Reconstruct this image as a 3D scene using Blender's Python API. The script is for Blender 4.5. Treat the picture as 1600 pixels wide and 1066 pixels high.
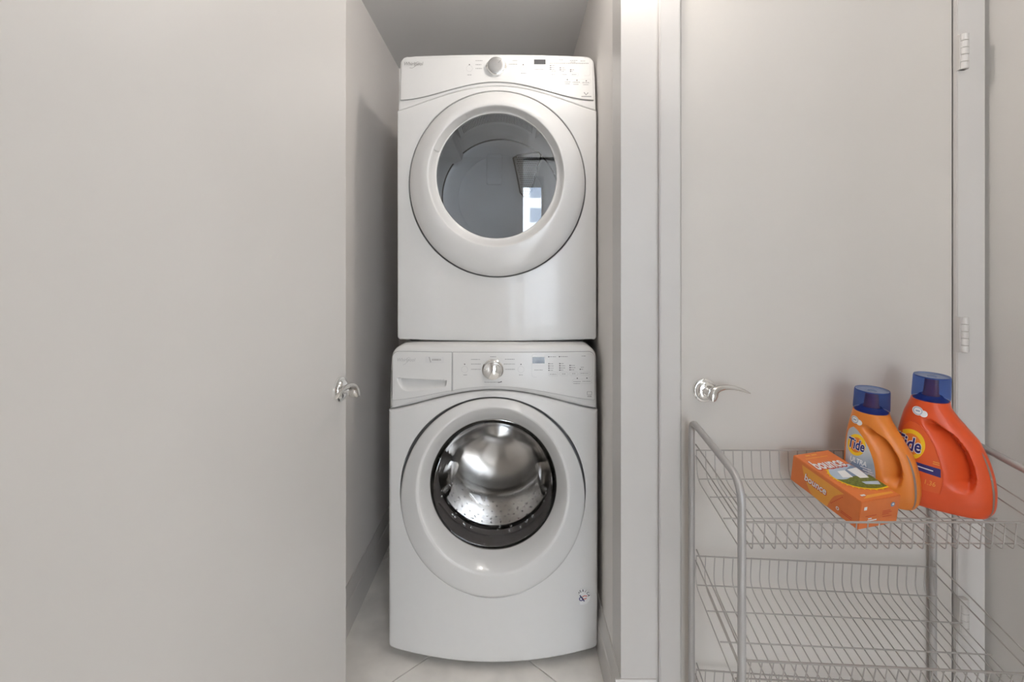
import bpy, bmesh, math, random
from mathutils import Vector, Matrix
random.seed(7)
for o in list(bpy.data.objects):
    bpy.data.objects.remove(o)
S = bpy.context.scene
COL = S.collection
F, CX, HY, CH = 755.0, 800.0, 430.0, 1.25      # focal in px, principal column, horizon row, camera height

# ------------------------------------------------------------------ camera
cd = bpy.data.cameras.new('camera'); cam = bpy.data.objects.new('camera', cd); COL.objects.link(cam)
cam.location = (0, 0, CH); cam.rotation_euler = (math.pi / 2, 0, 0)
cd.sensor_width = 36; cd.lens = 36 * F / 1600; cd.shift_y = -(533 - HY) / 1600
cd.clip_start = 0.02
S.camera = cam
# ------------------------------------------------------------------ colour management
S.view_settings.view_transform = 'Standard'; S.view_settings.look = 'None'
S.view_settings.gamma = 1; S.view_settings.use_curve_mapping = False
S.view_settings.exposure = 0.31
# ------------------------------------------------------------------ world: bright overcast daylight
w = bpy.data.worlds.new('world'); S.world = w; w.use_nodes = True
bg = w.node_tree.nodes['Background']; bg.inputs[0].default_value = (0.96, 0.97, 1.0, 1); bg.inputs[1].default_value = 25.0

def area(name, loc, rot, size, power, color, size_y=None, spread=None):
    l = bpy.data.lights.new(name, 'AREA'); o = bpy.data.objects.new(name, l); COL.objects.link(o)
    l.energy = power; l.color = color; l.size = size
    if size_y: l.shape = 'RECTANGLE'; l.size_y = size_y
    else: l.shape = 'DISK'
    if spread: l.spread = spread
    o.location = loc; o.rotation_euler = rot
    return o
def bulb(name, loc, r, power, color):
    l = bpy.data.lights.new(name, 'POINT'); o = bpy.data.objects.new(name, l); COL.objects.link(o)
    l.energy = power; l.color = color; l.shadow_soft_size = r; o.location = loc
    return o
WARM = (1.0, 0.94, 0.88)
HALL_FILL = (0.78, 0.22, 2.235)  # added fill globe, out of view, brightens the machines from the front
CLOSET_LAMP = (0.27, 1.225, 2.245)
bulb('globe_bulb', CLOSET_LAMP, 0.045, 7.0, WARM)
bulb('globe_bulb', HALL_FILL, 0.06, 5.0, WARM)  # added fill, no such source in view
# bedroom beyond the hall: its window lets the sky in (portal guides sampling)
for x0, x1 in ((-0.75, 0.52), (0.78, 2.15)):
    po = area('window_portal', ((x0 + x1) / 2, -4.58, 1.6), (math.pi / 2, 0, 0), x1 - x0, 1.0, (1, 1, 1), 2.5)
    po.data.cycles.is_portal = True

# ================================================================== materials
def nodes(name):
    m = bpy.data.materials.new(name); m.use_nodes = True
    nt = m.node_tree; return m, nt, nt.nodes['Principled BSDF']
def mat(name, col, rough=0.5, metal=0.0, noise=0.02, nscale=40, bump=0.0, bscale=300, coat=0.0, spec=0.5, trans=0.0, ior=1.45, alpha=1.0, emit=None, aniso=0.0):
    m, nt, p = nodes(name)
    tc = nt.nodes.new('ShaderNodeTexCoord')
    nz = nt.nodes.new('ShaderNodeTexNoise'); nz.inputs['Scale'].default_value = nscale; nz.inputs['Detail'].default_value = 3
    nt.links.new(tc.outputs['Object'], nz.inputs['Vector'])
    r = nt.nodes.new('ShaderNodeValToRGB')
    a = [max(0, c * (1 - noise)) for c in col[:3]]; b = [min(1, c * (1 + noise)) for c in col[:3]]
    r.color_ramp.elements[0].position = 0.35; r.color_ramp.elements[1].position = 0.65
    r.color_ramp.elements[0].color = (*a, 1); r.color_ramp.elements[1].color = (*b, 1)
    nt.links.new(nz.outputs['Fac'], r.inputs['Fac']); nt.links.new(r.outputs['Color'], p.inputs['Base Color'])
    p.inputs['Roughness'].default_value = rough; p.inputs['Metallic'].default_value = metal
    p.inputs['Coat Weight'].default_value = coat; p.inputs['Coat Roughness'].default_value = 0.05
    p.inputs['Specular IOR Level'].default_value = spec
    p.inputs['Transmission Weight'].default_value = trans; p.inputs['IOR'].default_value = ior
    p.inputs['Alpha'].default_value = alpha; p.inputs['Anisotropic'].default_value = aniso
    if emit:
        p.inputs['Emission Color'].default_value = (*emit[:3], 1); p.inputs['Emission Strength'].default_value = emit[3]
    if bump:
        n2 = nt.nodes.new('ShaderNodeTexNoise'); n2.inputs['Scale'].default_value = bscale; n2.inputs['Detail'].default_value = 2
        nt.links.new(tc.outputs['Object'], n2.inputs['Vector'])
        bp = nt.nodes.new('ShaderNodeBump'); bp.inputs['Strength'].default_value = bump; bp.inputs['Distance'].default_value = 0.002
        nt.links.new(n2.outputs['Fac'], bp.inputs['Height']); nt.links.new(bp.outputs['Normal'], p.inputs['Normal'])
    return m
def glossglass(name, tint, fac, rough=0.0, fres=1.5):
    """clear sheet: see-through tint mixed with a mirror layer that grows at grazing angles"""
    m, nt, p = nodes(name); nt.nodes.remove(p); out = nt.nodes['Material Output']
    t = nt.nodes.new('ShaderNodeBsdfTransparent'); t.inputs[0].default_value = (*tint, 1)
    g = nt.nodes.new('ShaderNodeBsdfGlossy'); g.inputs['Roughness'].default_value = rough
    lw = nt.nodes.new('ShaderNodeFresnel'); lw.inputs['IOR'].default_value = fres
    ad = nt.nodes.new('ShaderNodeMath'); ad.operation = 'ADD'; ad.inputs[1].default_value = fac; ad.use_clamp = True
    nt.links.new(lw.outputs[0], ad.inputs[0])
    mx = nt.nodes.new('ShaderNodeMixShader'); nt.links.new(ad.outputs[0], mx.inputs[0])
    nt.links.new(t.outputs[0], mx.inputs[1]); nt.links.new(g.outputs[0], mx.inputs[2]); nt.links.new(mx.outputs[0], out.inputs[0])
    return m

M = {}
M['wall'] = mat('wall_paint', (0.63, 0.605, 0.575), 0.55, bump=0.08, bscale=260, noise=0.01, nscale=3)
M['bedwall'] = mat('bedroom_paint', (0.83, 0.84, 0.85), 0.6, noise=0.01, nscale=3)
M['closet'] = mat('closet_paint_lightened', (0.82, 0.785, 0.755), 0.55, bump=0.08, bscale=260, noise=0.01, nscale=3)  # wall paint made paler here to make up for weak light in the closet
M['ceil'] = mat('ceiling_paint', (0.74, 0.735, 0.73), 0.7, bump=0.06, bscale=200, noise=0.01, nscale=3)
M['door'] = mat('door_paint', (0.64, 0.62, 0.598), 0.38, bump=0.03, bscale=120, noise=0.008, nscale=4)
M['door2'] = mat('door_paint_warm', (0.635, 0.60, 0.56), 0.40, bump=0.03, bscale=120, noise=0.008, nscale=4)
M['trim'] = mat('trim_paint', (0.62, 0.595, 0.572), 0.35, noise=0.008, nscale=5)
M['gap'] = mat('dark_gap', (0.05, 0.045, 0.04), 0.8)
M['tile'] = mat('porcelain_tile', (0.88, 0.845, 0.80), 0.32, noise=0.07, nscale=9, bump=0.03, bscale=40)
M['grout'] = mat('grout', (0.42, 0.39, 0.36), 0.9, noise=0.08)
M['white'] = mat('appliance_enamel', (0.77, 0.762, 0.75), 0.20, coat=0.3, noise=0.004)
M['plastic'] = mat('appliance_plastic', (0.77, 0.762, 0.748), 0.26, coat=0.2, noise=0.004)
M['seal'] = mat('grey_seal', (0.23, 0.23, 0.235), 0.55)
M['rubber'] = mat('gasket_rubber', (0.26, 0.24, 0.235), 0.35, noise=0.05)
M['black'] = mat('black_rubber', (0.02, 0.02, 0.02), 0.6)
M['chrome'] = mat('polished_chrome', (0.86, 0.86, 0.85), 0.07, metal=1, noise=0.005)
M['satin'] = mat('satin_nickel', (0.66, 0.645, 0.62), 0.22, metal=1, noise=0.01)
M['knobface'] = mat('brushed_knob', (0.55, 0.54, 0.53), 0.33, metal=1, noise=0.03, nscale=80)
M['steel'] = mat('stainless_drum', (0.72, 0.70, 0.68), 0.17, metal=1, noise=0.03, nscale=14)
M['steelhole'] = mat('drum_hole', (0.06, 0.06, 0.06), 0.5)
M['drum'] = mat('dryer_drum_enamel', (0.84, 0.845, 0.85), 0.35, noise=0.03, nscale=6)
M['drumback'] = mat('dryer_drum_back', (0.80, 0.82, 0.85), 0.22, noise=0.02, nscale=6)
M['drumdark'] = mat('dryer_drum_seam', (0.06, 0.06, 0.065), 0.6)
M['vent'] = mat('dryer_vent', (0.6, 0.61, 0.62), 0.45)
M['dglass'] = glossglass('dryer_door_glass', (0.93, 0.945, 0.96), 0.145)
M['wglass'] = mat('washer_bowl_glass', (0.93, 0.93, 0.93), 0.0, trans=1.0, ior=1.47, noise=0)
M['display'] = mat('display_window', (0.055, 0.055, 0.06), 0.06, coat=0.6)
M['ink'] = mat('grey_print', (0.36, 0.355, 0.35), 0.5)
M['inklight'] = mat('light_grey_print', (0.56, 0.555, 0.55), 0.4)
M['inkdark'] = mat('dark_print', (0.07, 0.065, 0.07), 0.5)
M['silverlogo'] = mat('silver_logo', (0.45, 0.44, 0.43), 0.3, metal=0.6)
M['cart'] = mat('grey_powder_coat', (0.44, 0.425, 0.415), 0.38, noise=0.02, metal=0.35)
M['wire'] = mat('grey_wire_coat', (0.42, 0.395, 0.37), 0.42, noise=0.02, metal=0.3)
M['orange'] = mat('orange_bottle', (0.78, 0.235, 0.035), 0.30, noise=0.015, spec=0.45)
M['red'] = mat('red_orange_bottle', (0.72, 0.09, 0.022), 0.30, noise=0.015, spec=0.45)
M['strip'] = mat('level_strip', (0.30, 0.21, 0.17), 0.35)
M['capin'] = mat('cap_spout', (0.55, 0.10, 0.05), 0.4)
M['captop'] = mat('cap_top', (0.17, 0.21, 0.33), 0.3)
M['paper'] = mat('white_print', (0.82, 0.82, 0.82), 0.45)
M['navy'] = mat('navy_print', (0.03, 0.025, 0.16), 0.4)
M['yellow'] = mat('yellow_print', (0.90, 0.55, 0.02), 0.4)
M['orangep'] = mat('orange_print', (0.80, 0.22, 0.03), 0.4)
M['orangel'] = mat('light_orange_print', (0.83, 0.36, 0.06), 0.4)
M['redp'] = mat('red_print', (0.60, 0.06, 0.03), 0.45)
M['skyp'] = mat('pale_blue_print', (0.46, 0.55, 0.66), 0.4)
M['bluep'] = mat('mid_blue_print', (0.22, 0.29, 0.42), 0.4)
M['greenp'] = mat('field_green_print', (0.15, 0.17, 0.03), 0.45, noise=0.3, nscale=200)
M['carton'] = mat('orange_carton', (0.74, 0.20, 0.055), 0.42, noise=0.02)
M['bottom_white'] = mat('lamp_lens', (0.9, 0.9, 0.88), 0.4)
M['glass'] = glossglass('window_glass', (0.97, 0.98, 0.98), 0.02)
M['facade'] = mat('tower_facade', (0.24, 0.26, 0.28), 0.6)
M['towerglass'] = mat('tower_glass', (0.07, 0.09, 0.12), 0.25)
M['foliage'] = mat('foliage', (0.10, 0.20, 0.06), 0.7, noise=0.4, nscale=2)
M['shade'] = mat('shade_fabric', (0.55, 0.56, 0.57), 0.8)

# silver-blue label of the small bottle: a printed gradient, pale to grey-blue
def label_mat():
    m, nt, p = nodes('silver_label')
    tc = nt.nodes.new('ShaderNodeTexCoord'); sp = nt.nodes.new('ShaderNodeSeparateXYZ')
    nt.links.new(tc.outputs['Object'], sp.inputs[0])
    wv = nt.nodes.new('ShaderNodeTexNoise'); wv.inputs['Scale'].default_value = 25
    nt.links.new(tc.outputs['Object'], wv.inputs['Vector'])
    mr = nt.nodes.new('ShaderNodeMapRange'); mr.inputs[1].default_value = 0.04; mr.inputs[2].default_value = 0.17
    nt.links.new(sp.outputs[2], mr.inputs[0])
    ad = nt.nodes.new('ShaderNodeMath'); ad.operation = 'MULTIPLY_ADD'; ad.inputs[1].default_value = 0.35; ad.inputs[2].default_value = -0.17
    nt.links.new(wv.outputs[0], ad.inputs[0])
    a2 = nt.nodes.new('ShaderNodeMath'); nt.links.new(mr.outputs[0], a2.inputs[0]); nt.links.new(ad.outputs[0], a2.inputs[1])
    r = nt.nodes.new('ShaderNodeValToRGB')
    r.color_ramp.elements[0].color = (0.62, 0.66, 0.70, 1); r.color_ramp.elements[1].color = (0.55, 0.56, 0.58, 1)
    e = r.color_ramp.elements.new(0.38); e.color = (0.36, 0.43, 0.52, 1)
    e = r.color_ramp.elements.new(0.62); e.color = (0.60, 0.62, 0.64, 1)
    nt.links.new(a2.outputs[0], r.inputs[0]); nt.links.new(r.outputs[0], p.inputs['Base Color'])
    p.inputs['Roughness'].default_value = 0.3; p.inputs['Metallic'].default_value = 0.25
    return m
M['silver'] = label_mat()
def cap_mat():
    m, nt, p = nodes('blue_cap')
    out = nt.nodes['Material Output']
    p.inputs['Base Color'].default_value = (0.02, 0.06, 0.28, 1); p.inputs['Roughness'].default_value = 0.15
    t = nt.nodes.new('ShaderNodeBsdfTransparent'); t.inputs[0].default_value = (0.42, 0.54, 0.86, 1)
    mx = nt.nodes.new('ShaderNodeMixShader'); mx.inputs[0].default_value = 0.25
    nt.links.new(t.outputs[0], mx.inputs[1]); nt.links.new(p.outputs[0], mx.inputs[2]); nt.links.new(mx.outputs[0], out.inputs[0])
    return m
M['cap'] = cap_mat()

# ================================================================== mesh helpers
class MB:
    def __init__(s): s.v = []; s.f = []
    def add(s, v, f):
        n = len(s.v); s.v += [tuple(p) for p in v]; s.f += [tuple(i + n for i in q) for q in f]; return s
    def box(s, x0, x1, y0, y1, z0, z1):
        v = [(x, y, z) for x in (x0, x1) for y in (y0, y1) for z in (z0, z1)]
        return s.add(v, [(0, 1, 3, 2), (4, 6, 7, 5), (0, 4, 5, 1), (2, 3, 7, 6), (0, 2, 6, 4), (1, 5, 7, 3)])
    def tube(s, pts, r, n=10, caps=True, flat=1.0):
        P = [Vector(p) for p in pts]; rs = r if isinstance(r, (list, tuple)) else [r] * len(P)
        tang = []
        for i in range(len(P)):
            a = P[max(0, i - 1)]; b = P[min(len(P) - 1, i + 1)]; tang.append((b - a).normalized())
        up = Vector((0, 0, 1)) if abs(tang[0].z) < 0.9 else Vector((0, 1, 0))
        nrm = (up - tang[0] * up.dot(tang[0])).normalized(); v = []; f = []
        for i, p in enumerate(P):
            nrm = (nrm - tang[i] * nrm.dot(tang[i])).normalized(); bi = tang[i].cross(nrm)
            for k in range(n):
                a = 2 * math.pi * k / n
                v.append(p + (nrm * math.cos(a) + bi * math.sin(a) * flat) * rs[i])
        for i in range(len(P) - 1):
            for k in range(n):
                k2 = (k + 1) % n; f.append((i * n + k, i * n + k2, (i + 1) * n + k2, (i + 1) * n + k))
        if caps:
            f.append(tuple(range(n - 1, -1, -1))); f.append(tuple((len(P) - 1) * n + k for k in range(n)))
        return s.add(v, f)
    def rings(s, rings, cap0=False, cap1=False, close=True):
        n = len(rings[0]); v = [p for r in rings for p in r]; f = []
        for i in range(len(rings) - 1):
            for k in range(n if close else n - 1):
                k2 = (k + 1) % n; f.append((i * n + k, i * n + k2, (i + 1) * n + k2, (i + 1) * n + k))
        if cap0: f.append(tuple(range(n - 1, -1, -1)))
        if cap1: f.append(tuple((len(rings) - 1) * n + k for k in range(n)))
        return s.add(v, f)
    def lathe(s, prof, c, axis='Y', n=64, cap0=False, cap1=False):
        R = []
        for r, t in prof:
            ring = []
            for k in range(n):
                a = 2 * math.pi * k / n
                if axis == 'Y': ring.append((c[0] + r * math.cos(a), c[1] + t, c[2] + r * math.sin(a)))
                else: ring.append((c[0] + r * math.cos(a), c[1] + r * math.sin(a), c[2] + t))
            R.append(ring)
        return s.rings(R, cap0, cap1)

def obj(name, mb, m, parent=None, smooth=35, bevel=0, off=None, recalc=True):
    me = bpy.data.meshes.new(name)
    v = mb.v
    base = off if off is not None else (parent.get('_base') if parent else None)
    if base is not None: v = [(p[0] - base[0], p[1] - base[1], p[2] - base[2]) for p in v]
    me.from_pydata(v, [], mb.f)
    bm = bmesh.new(); bm.from_mesh(me)
    if recalc: bmesh.ops.recalc_face_normals(bm, faces=bm.faces)
    if bevel: bmesh.ops.bevel(bm, geom=list(bm.edges), offset=bevel, segments=2, affect='EDGES', clamp_overlap=True)
    bm.to_mesh(me); bm.free()
    if smooth:
        me.shade_smooth(); me.set_sharp_from_angle(angle=math.radians(smooth))
    me.materials.append(m)
    o = bpy.data.objects.new(name, me); COL.objects.link(o)
    if parent:
        o.parent = parent
        b = base
        if b is not None: o['_base'] = list(b)
    return o
def thing(name, label, cat, loc=(0, 0, 0), group=None):
    o = bpy.data.objects.new(name, None); COL.objects.link(o); o.location = loc
    o.empty_display_size = 0.05
    o['label'] = label; o['category'] = cat; o['_base'] = list(loc)
    if group: o['group'] = group
    return o
def struct(name, mb, m, bevel=0, label=None, smooth=35):
    o = obj(name, mb, m, None, bevel=bevel, smooth=smooth); o['kind'] = 'structure'
    if label: o['label'] = label
    return o
def px(x, y, Y): return Vector(((x - CX) * Y / F, Y, CH - (y - HY) * Y / F))

def text_mesh(s, size, bold=0.0, shear=0.0, spacing=1.0):
    c = bpy.data.curves.new('t', 'FONT'); c.body = s; c.size = size; c.align_x = 'CENTER'; c.align_y = 'CENTER'
    c.offset = bold; c.shear = shear; c.space_character = spacing; c.resolution_u = 3
    o = bpy.data.objects.new('t', c); COL.objects.link(o)
    bpy.context.view_layer.update()
    dg = bpy.context.evaluated_depsgraph_get()
    me = bpy.data.meshes.new_from_object(o.evaluated_get(dg))
    bm = bmesh.new(); bm.from_mesh(me); bmesh.ops.triangulate(bm, faces=bm.faces)
    for _ in range(4):
        lg = [e for e in bm.edges if e.calc_length() > size * 0.14]
        if not lg: break
        bmesh.ops.subdivide_edges(bm, edges=lg, cuts=1); bmesh.ops.triangulate(bm, faces=bm.faces)
    bm.to_mesh(me); bm.free()
    v = [tuple(p.co) for p in me.vertices]; f = [tuple(p.vertices) for p in me.polygons]
    bpy.data.objects.remove(o); bpy.data.curves.remove(c); bpy.data.meshes.remove(me)
    return [(p[0], p[1]) for p in v], f
def ell2(cx, cy, rx, ry, n=40, r0=0.0, rot=0.0, a0=0, a1=2 * math.pi, rings=5):
    """filled ellipse (or annulus when r0>0) as 2D verts + faces"""
    v = []; f = []; full = abs(a1 - a0 - 2 * math.pi) < 1e-6; m = n if full else n + 1
    for j in range(rings + 1):
        t = r0 + (1 - r0) * j / rings; t = max(t, 1e-3)
        for k in range(m):
            a = a0 + (a1 - a0) * k / n; X = rx * t * math.cos(a); Y = ry * t * math.sin(a)
            v.append((cx + X * math.cos(rot) - Y * math.sin(rot), cy + X * math.sin(rot) + Y * math.cos(rot)))
    for j in range(rings):
        for k in range(n):
            k2 = (k + 1) % m
            f.append((j * m + k, j * m + k2, (j + 1) * m + k2, (j + 1) * m + k))
    return v, f
def quad2(pts, nx=6, ny=6):
    v = []; f = []
    for j in range(ny + 1):
        for i in range(nx + 1):
            s, t = i / nx, j / ny
            v.append(tuple((1 - s) * (1 - t) * pts[0][k] + s * (1 - t) * pts[1][k] + s * t * pts[2][k] + (1 - s) * t * pts[3][k] for k in (0, 1)))
    for j in range(ny):
        for i in range(nx):
            a = j * (nx + 1) + i; f.append((a, a + 1, a + nx + 2, a + nx + 1))
    return v, f
def rect2(x0, y0, x1, y1, nx=2, ny=1): return quad2([(x0, y0), (x1, y0), (x1, y1), (x0, y1)], nx, ny)
def ribbon2(pts, wd):
    v = []; f = []; n = len(pts)
    for i in range(n):
        a = pts[max(0, i - 1)]; b = pts[min(n - 1, i + 1)]
        d = math.hypot(b[0] - a[0], b[1] - a[1]) or 1; nx, ny = -(b[1] - a[1]) / d * wd / 2, (b[0] - a[0]) / d * wd / 2
        v += [(pts[i][0] + nx, pts[i][1] + ny), (pts[i][0] - nx, pts[i][1] - ny)]
    for i in range(n - 1): f.append((2 * i, 2 * i + 1, 2 * i + 3, 2 * i + 2))
    return v, f
def join2(lst):
    v = []; f = []
    for a, b in lst:
        n = len(v); v += list(a); f += [tuple(i + n for i in q) for q in b]
    return v, f
def shift2(sh, dx, dy, sx=1, sy=1, rot=0.0):
    c, s = math.cos(rot), math.sin(rot)
    return [(dx + (p[0] * sx) * c - (p[1] * sy) * s, dy + (p[0] * sx) * s + (p[1] * sy) * c) for p in sh[0]], sh[1]
def decal(name, sh, mapfn, m, parent, **k):
    mb = MB().add([mapfn(a, b) for a, b in sh[0]], sh[1])
    return obj(name, mb, m, parent, smooth=60, **k)

# ================================================================== the setting
YF = 1.315                                        # plane of the wall that holds both doorways
XL, XR = -0.585, 0.298                            # closet side walls
HXL, HXR = -0.66, 1.286                           # hall side walls
mb = MB()
mb.box(HXL - 0.1, HXR + 0.1, -1.22, 2.6, -0.06, -0.006)
floor = struct('floor', mb, M['grout'])
def clip(poly, x0, x1, y0, y1):
    for ax, lim, sg in ((0, x0, 1), (0, x1, -1), (1, y0, 1), (1, y1, -1)):
        out = []
        for i in range(len(poly)):
            a, b = poly[i - 1], poly[i]; da, db = (a[ax] - lim) * sg, (b[ax] - lim) * sg
            if da >= 0: out.append(a)
            if (da >= 0) != (db >= 0):
                t = da / (da - db); out.append((a[0] + t * (b[0] - a[0]), a[1] + t * (b[1] - a[1])))
        poly = out
        if len(poly) < 3: return []
    return poly
T = 0.592; g = 0.0018; q = math.sqrt(0.5)
for i in range(-9, 9):
    for j in range(-9, 9):
        c4 = [(-0.116 + (a - b) * q, 1.737 + (a + b) * q) for a, b in ((i * T + g, j * T + g), ((i + 1) * T - g, j * T + g), ((i + 1) * T - g, (j + 1) * T - g), (i * T + g, (j + 1) * T - g))]
        for rg in ((HXL, HXR, -1.1, YF), (XL, XR, YF, 2.5)):
            p = clip(c4, *rg)
            if p and abs(sum(p[k - 1][0] * p[k][1] - p[k][0] * p[k - 1][1] for k in range(len(p)))) > 0.0002:
                n = len(p); mb = MB()
                mb.rings([[(x, y, -0.006) for x, y in p], [(x, y, -0.001) for x, y in p], [(x * .998 + sum(k[0] for k in p) / n * .002, y * .998 + sum(k[1] for k in p) / n * .002, 0) for x, y in p]], cap1=True)
                obj('tile', mb, M['tile'], floor, smooth=0)
struct('wall_left', MB().box(HXL - 0.1, HXL, -1.1, YF, 0, 2.32), M['wall'])
struct('wall_right', MB().box(HXR, HXR + 0.1, -1.22, YF + 0.11, 0, 2.32), M['wall'])
DX0, DX1, DH = 0.4575, 1.196, 2.035
mb = MB()
mb.box(HXL - 0.1, -0.50, YF, YF + 0.11, 0, 2.32)
mb.box(0.2965, DX0 - 0.003, YF, YF + 0.11, 0, 2.32).box(DX0 - 0.003, DX1 + 0.004, YF, YF + 0.11, DH + 0.004, 2.32).box(DX1 + 0.004, HXR, YF, YF + 0.11, 0, 2.32)
mb.box(DX0 - 0.003, DX1 + 0.004, YF + 0.05, YF + 0.11, 0, DH + 0.004)
struct('wall_front', mb, M['trim'])
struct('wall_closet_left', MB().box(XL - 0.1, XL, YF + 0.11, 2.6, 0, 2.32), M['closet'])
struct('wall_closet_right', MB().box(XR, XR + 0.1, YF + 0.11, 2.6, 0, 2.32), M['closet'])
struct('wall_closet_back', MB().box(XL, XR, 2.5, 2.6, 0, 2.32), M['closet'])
struct('ceiling_closet', MB().box(XL - 0.1, XR + 0.1, YF + 0.11, 2.6, 2.32, 2.42), M['ceil'])
struct('ceiling', MB().box(HXL - 0.1, HXR + 0.1, -1.22, YF + 0.11, 2.32, 2.42), M['ceil'])
# hall's rear wall with an opening into a daylit bedroom
mb = MB().box(HXL - 0.1, 0.10, -1.22, -1.1, 0, 2.32).box(1.05, HXR, -1.22, -1.1, 0, 2.32).box(0.10, 1.05, -1.22, -1.1, 2.40, 2.32)
struct('wall_back', mb, M['wall'])
mb = MB().box(-2.2, 2.2, -4.7, -1.22, -0.06, 0)
struct('floor_bedroom', mb, M['tile'])
mb = MB().box(-2.3, -2.2, -4.7, -1.22, 0, 3.1).box(2.2, 2.3, -4.7, -1.22, 0, 3.1)
mb.box(-2.3, -0.75, -4.7, -4.6, 0, 3.1).box(0.52, 0.78, -4.7, -4.6, 0, 3.1).box(2.15, 2.3, -4.7, -4.6, 0, 3.1)
for x0, x1 in ((-0.75, 0.52), (0.78, 2.15)): mb.box(x0, x1, -4.7, -4.6, 2.86, 3.1).box(x0, x1, -4.7, -4.6, 0, 0.35)
mb.box(-2.3, HXL - 0.1, -1.22, -1.12, 0, 3.1).box(HXR + 0.1, 2.3, -1.22, -1.12, 0, 3.1).box(HXL - 0.1, HXR + 0.1, -1.22, -1.12, 2.42, 3.1)
struct('wall_bedroom', mb, M['bedwall'])
struct('ceiling_bedroom', MB().box(-2.3, 2.3, -4.7, -1.12, 3.1, 3.2), M['ceil'])
for k, (x0, x1) in enumerate(((-0.75, 0.52), (0.78, 2.15))):
    wf = MB()
    wf.box(x0, x0 + 0.04, -4.66, -4.62, 0.35, 2.86).box(x1 - 0.04, x1, -4.66, -4.62, 0.35, 2.86).box(x0, x1, -4.66, -4.62, 0.35, 0.39).box(x0, x1, -4.66, -4.62, 2.82, 2.86)
    win = struct('window_%d' % (k + 1), wf, M['trim'])
    obj('pane', MB().box(x0 + 0.03, x1 - 0.03, -4.645, -4.639, 0.38, 2.83), M['glass'], win, smooth=0)
    obj('roller_shade', MB().box(x0, x1, -4.61, -4.60, 2.68, 2.86), M['shade'], win, smooth=0)

# baseboards: stepped profile swept along each wall
def baseboard(name, p0, p1, nrm, h=0.152, th=0.016, ends=True):
    prof = [(0, 0), (th, 0), (th, h * 0.62), (th * 0.95, h * 0.66), (th * 0.72, h * 0.68), (th * 0.72, h * 0.80), (th * 0.5, h * 0.86), (th * 0.5, h * 0.93), (th * 0.25, h), (0, h)]
    R = [[(p[0] + nrm[0] * a, p[1] + nrm[1] * a, b) for a, b in prof] for p in (p0, p1)]
    mb = MB().rings(R, True, True)
    return struct(name, mb, M['trim'], smooth=25)
baseboard('baseboard_left', (XL, YF + 0.11), (XL, 2.5), (1, 0))
baseboard('baseboard_right', (XR, YF + 0.0), (XR, 2.5), (-1, 0))
baseboard('baseboard_front', (0.2965 - 0.016, YF), (0.392, YF), (0, -1))
baseboard('baseboard_hall', (HXR, -1.1), (HXR, YF - 0.02), (-1, 0))
# door casings
struct('trim_1', MB().box(0.398, 0.4535, YF - 0.014, YF, 0, 2.10), M['trim'], bevel=0.0025)
struct('trim_2', MB().box(1.1985, 1.275, YF - 0.014, YF, 0, 2.10).box(1.1962, 1.2000, YF - 0.0005, YF + 0.004, 0, 2.04), M['trim'], bevel=0.0025)
struct('trim_3', MB().box(0.4535, 1.2015, YF - 0.014, YF, DH + 0.004, 2.10), M['trim'], bevel=0.0025)

# lever handle in a frame: o = rosette centre on the door, a = lever direction, n = outward, up = z
def lever(parent, o, a, n):
    o, a, n, u = Vector(o), Vector(a).normalized(), Vector(n).normalized(), Vector((0, 0, 1))
    def W(x, y, z): return o + a * x + n * y + u * z
    h = MB()
    R = []
    for r, t in ((0.0325, 0), (0.0325, 0.004), (0.0315, 0.0065), (0.029, 0.008), (0.0265, 0.0085), (0.0245, 0.0125), (0.021, 0.015), (0.016, 0.0165), (0.013, 0.017)):
        R.append([W(r * math.cos(k * math.pi / 20), t, r * math.sin(k * math.pi / 20)) for k in range(40)])
    h.rings(R, cap1=True)
    ro = obj('rosette', h, M['chrome'], parent)
    nk = MB().tube([W(0, 0.012, 0), W(0, 0.03, 0), W(0, 0.047, 0)], [0.0115, 0.0105, 0.0105], 20)
    obj('spindle', nk, M['chrome'], ro)
    path = [(0.001, -0.0165), (0.003, -0.0115), (0.006, -0.002), (0.011, 0.0075), (0.022, 0.0135), (0.036, 0.0165), (0.052, 0.0168), (0.070, 0.0140), (0.088, 0.0085), (0.104, 0.0015)]
    rad = [0.0060, 0.0112, 0.0126, 0.0110, 0.0085, 0.0070, 0.0060, 0.0050, 0.0038, 0.0016]
    # smooth resample
    pts, rr = [], []
    for i in range(len(path) - 1):
        p0, p1, p2, p3 = [path[max(0, min(len(path) - 1, i + k))] for k in (-1, 0, 1, 2)]
        for s in range(4):
            t = s / 4
            c = [0.5 * (2 * p1[k] + (p2[k] - p0[k]) * t + (2 * p0[k] - 5 * p1[k] + 4 * p2[k] - p3[k]) * t * t + (3 * p1[k] - p0[k] - 3 * p2[k] + p3[k]) * t ** 3) for k in (0, 1)]
            pts.append(c); rr.append(rad[i] + (rad[i + 1] - rad[i]) * t)
    pts.append(path[-1]); rr.append(rad[-1])
    R = []
    for i, p in enumerate(pts):
        A = pts[max(0, i - 1)]; B = pts[min(len(pts) - 1, i + 1)]
        d = math.hypot(B[0] - A[0], B[1] - A[1]); nx, nz = -(B[1] - A[1]) / d, (B[0] - A[0]) / d
        ring = []
        for k in range(20):
            an = 2 * math.pi * k / 20; c, s = math.cos(an), math.sin(an)
            e = 0.75
            c2, s2 = math.copysign(abs(c) ** e, c), math.copysign(abs(s) ** e, s)
            ring.append(W(p[0] + nx * rr[i] * c2, 0.043 + 0.0140 * s2 * (1 if i < 8 else max(0.3, 1 - 0.7 * (i - 8) / 12)), p[1] + nz * rr[i] * c2))
        R.append(ring)
    obj('lever', MB().rings(R, True, True), M['satin'], ro, smooth=50)
    return ro

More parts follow.
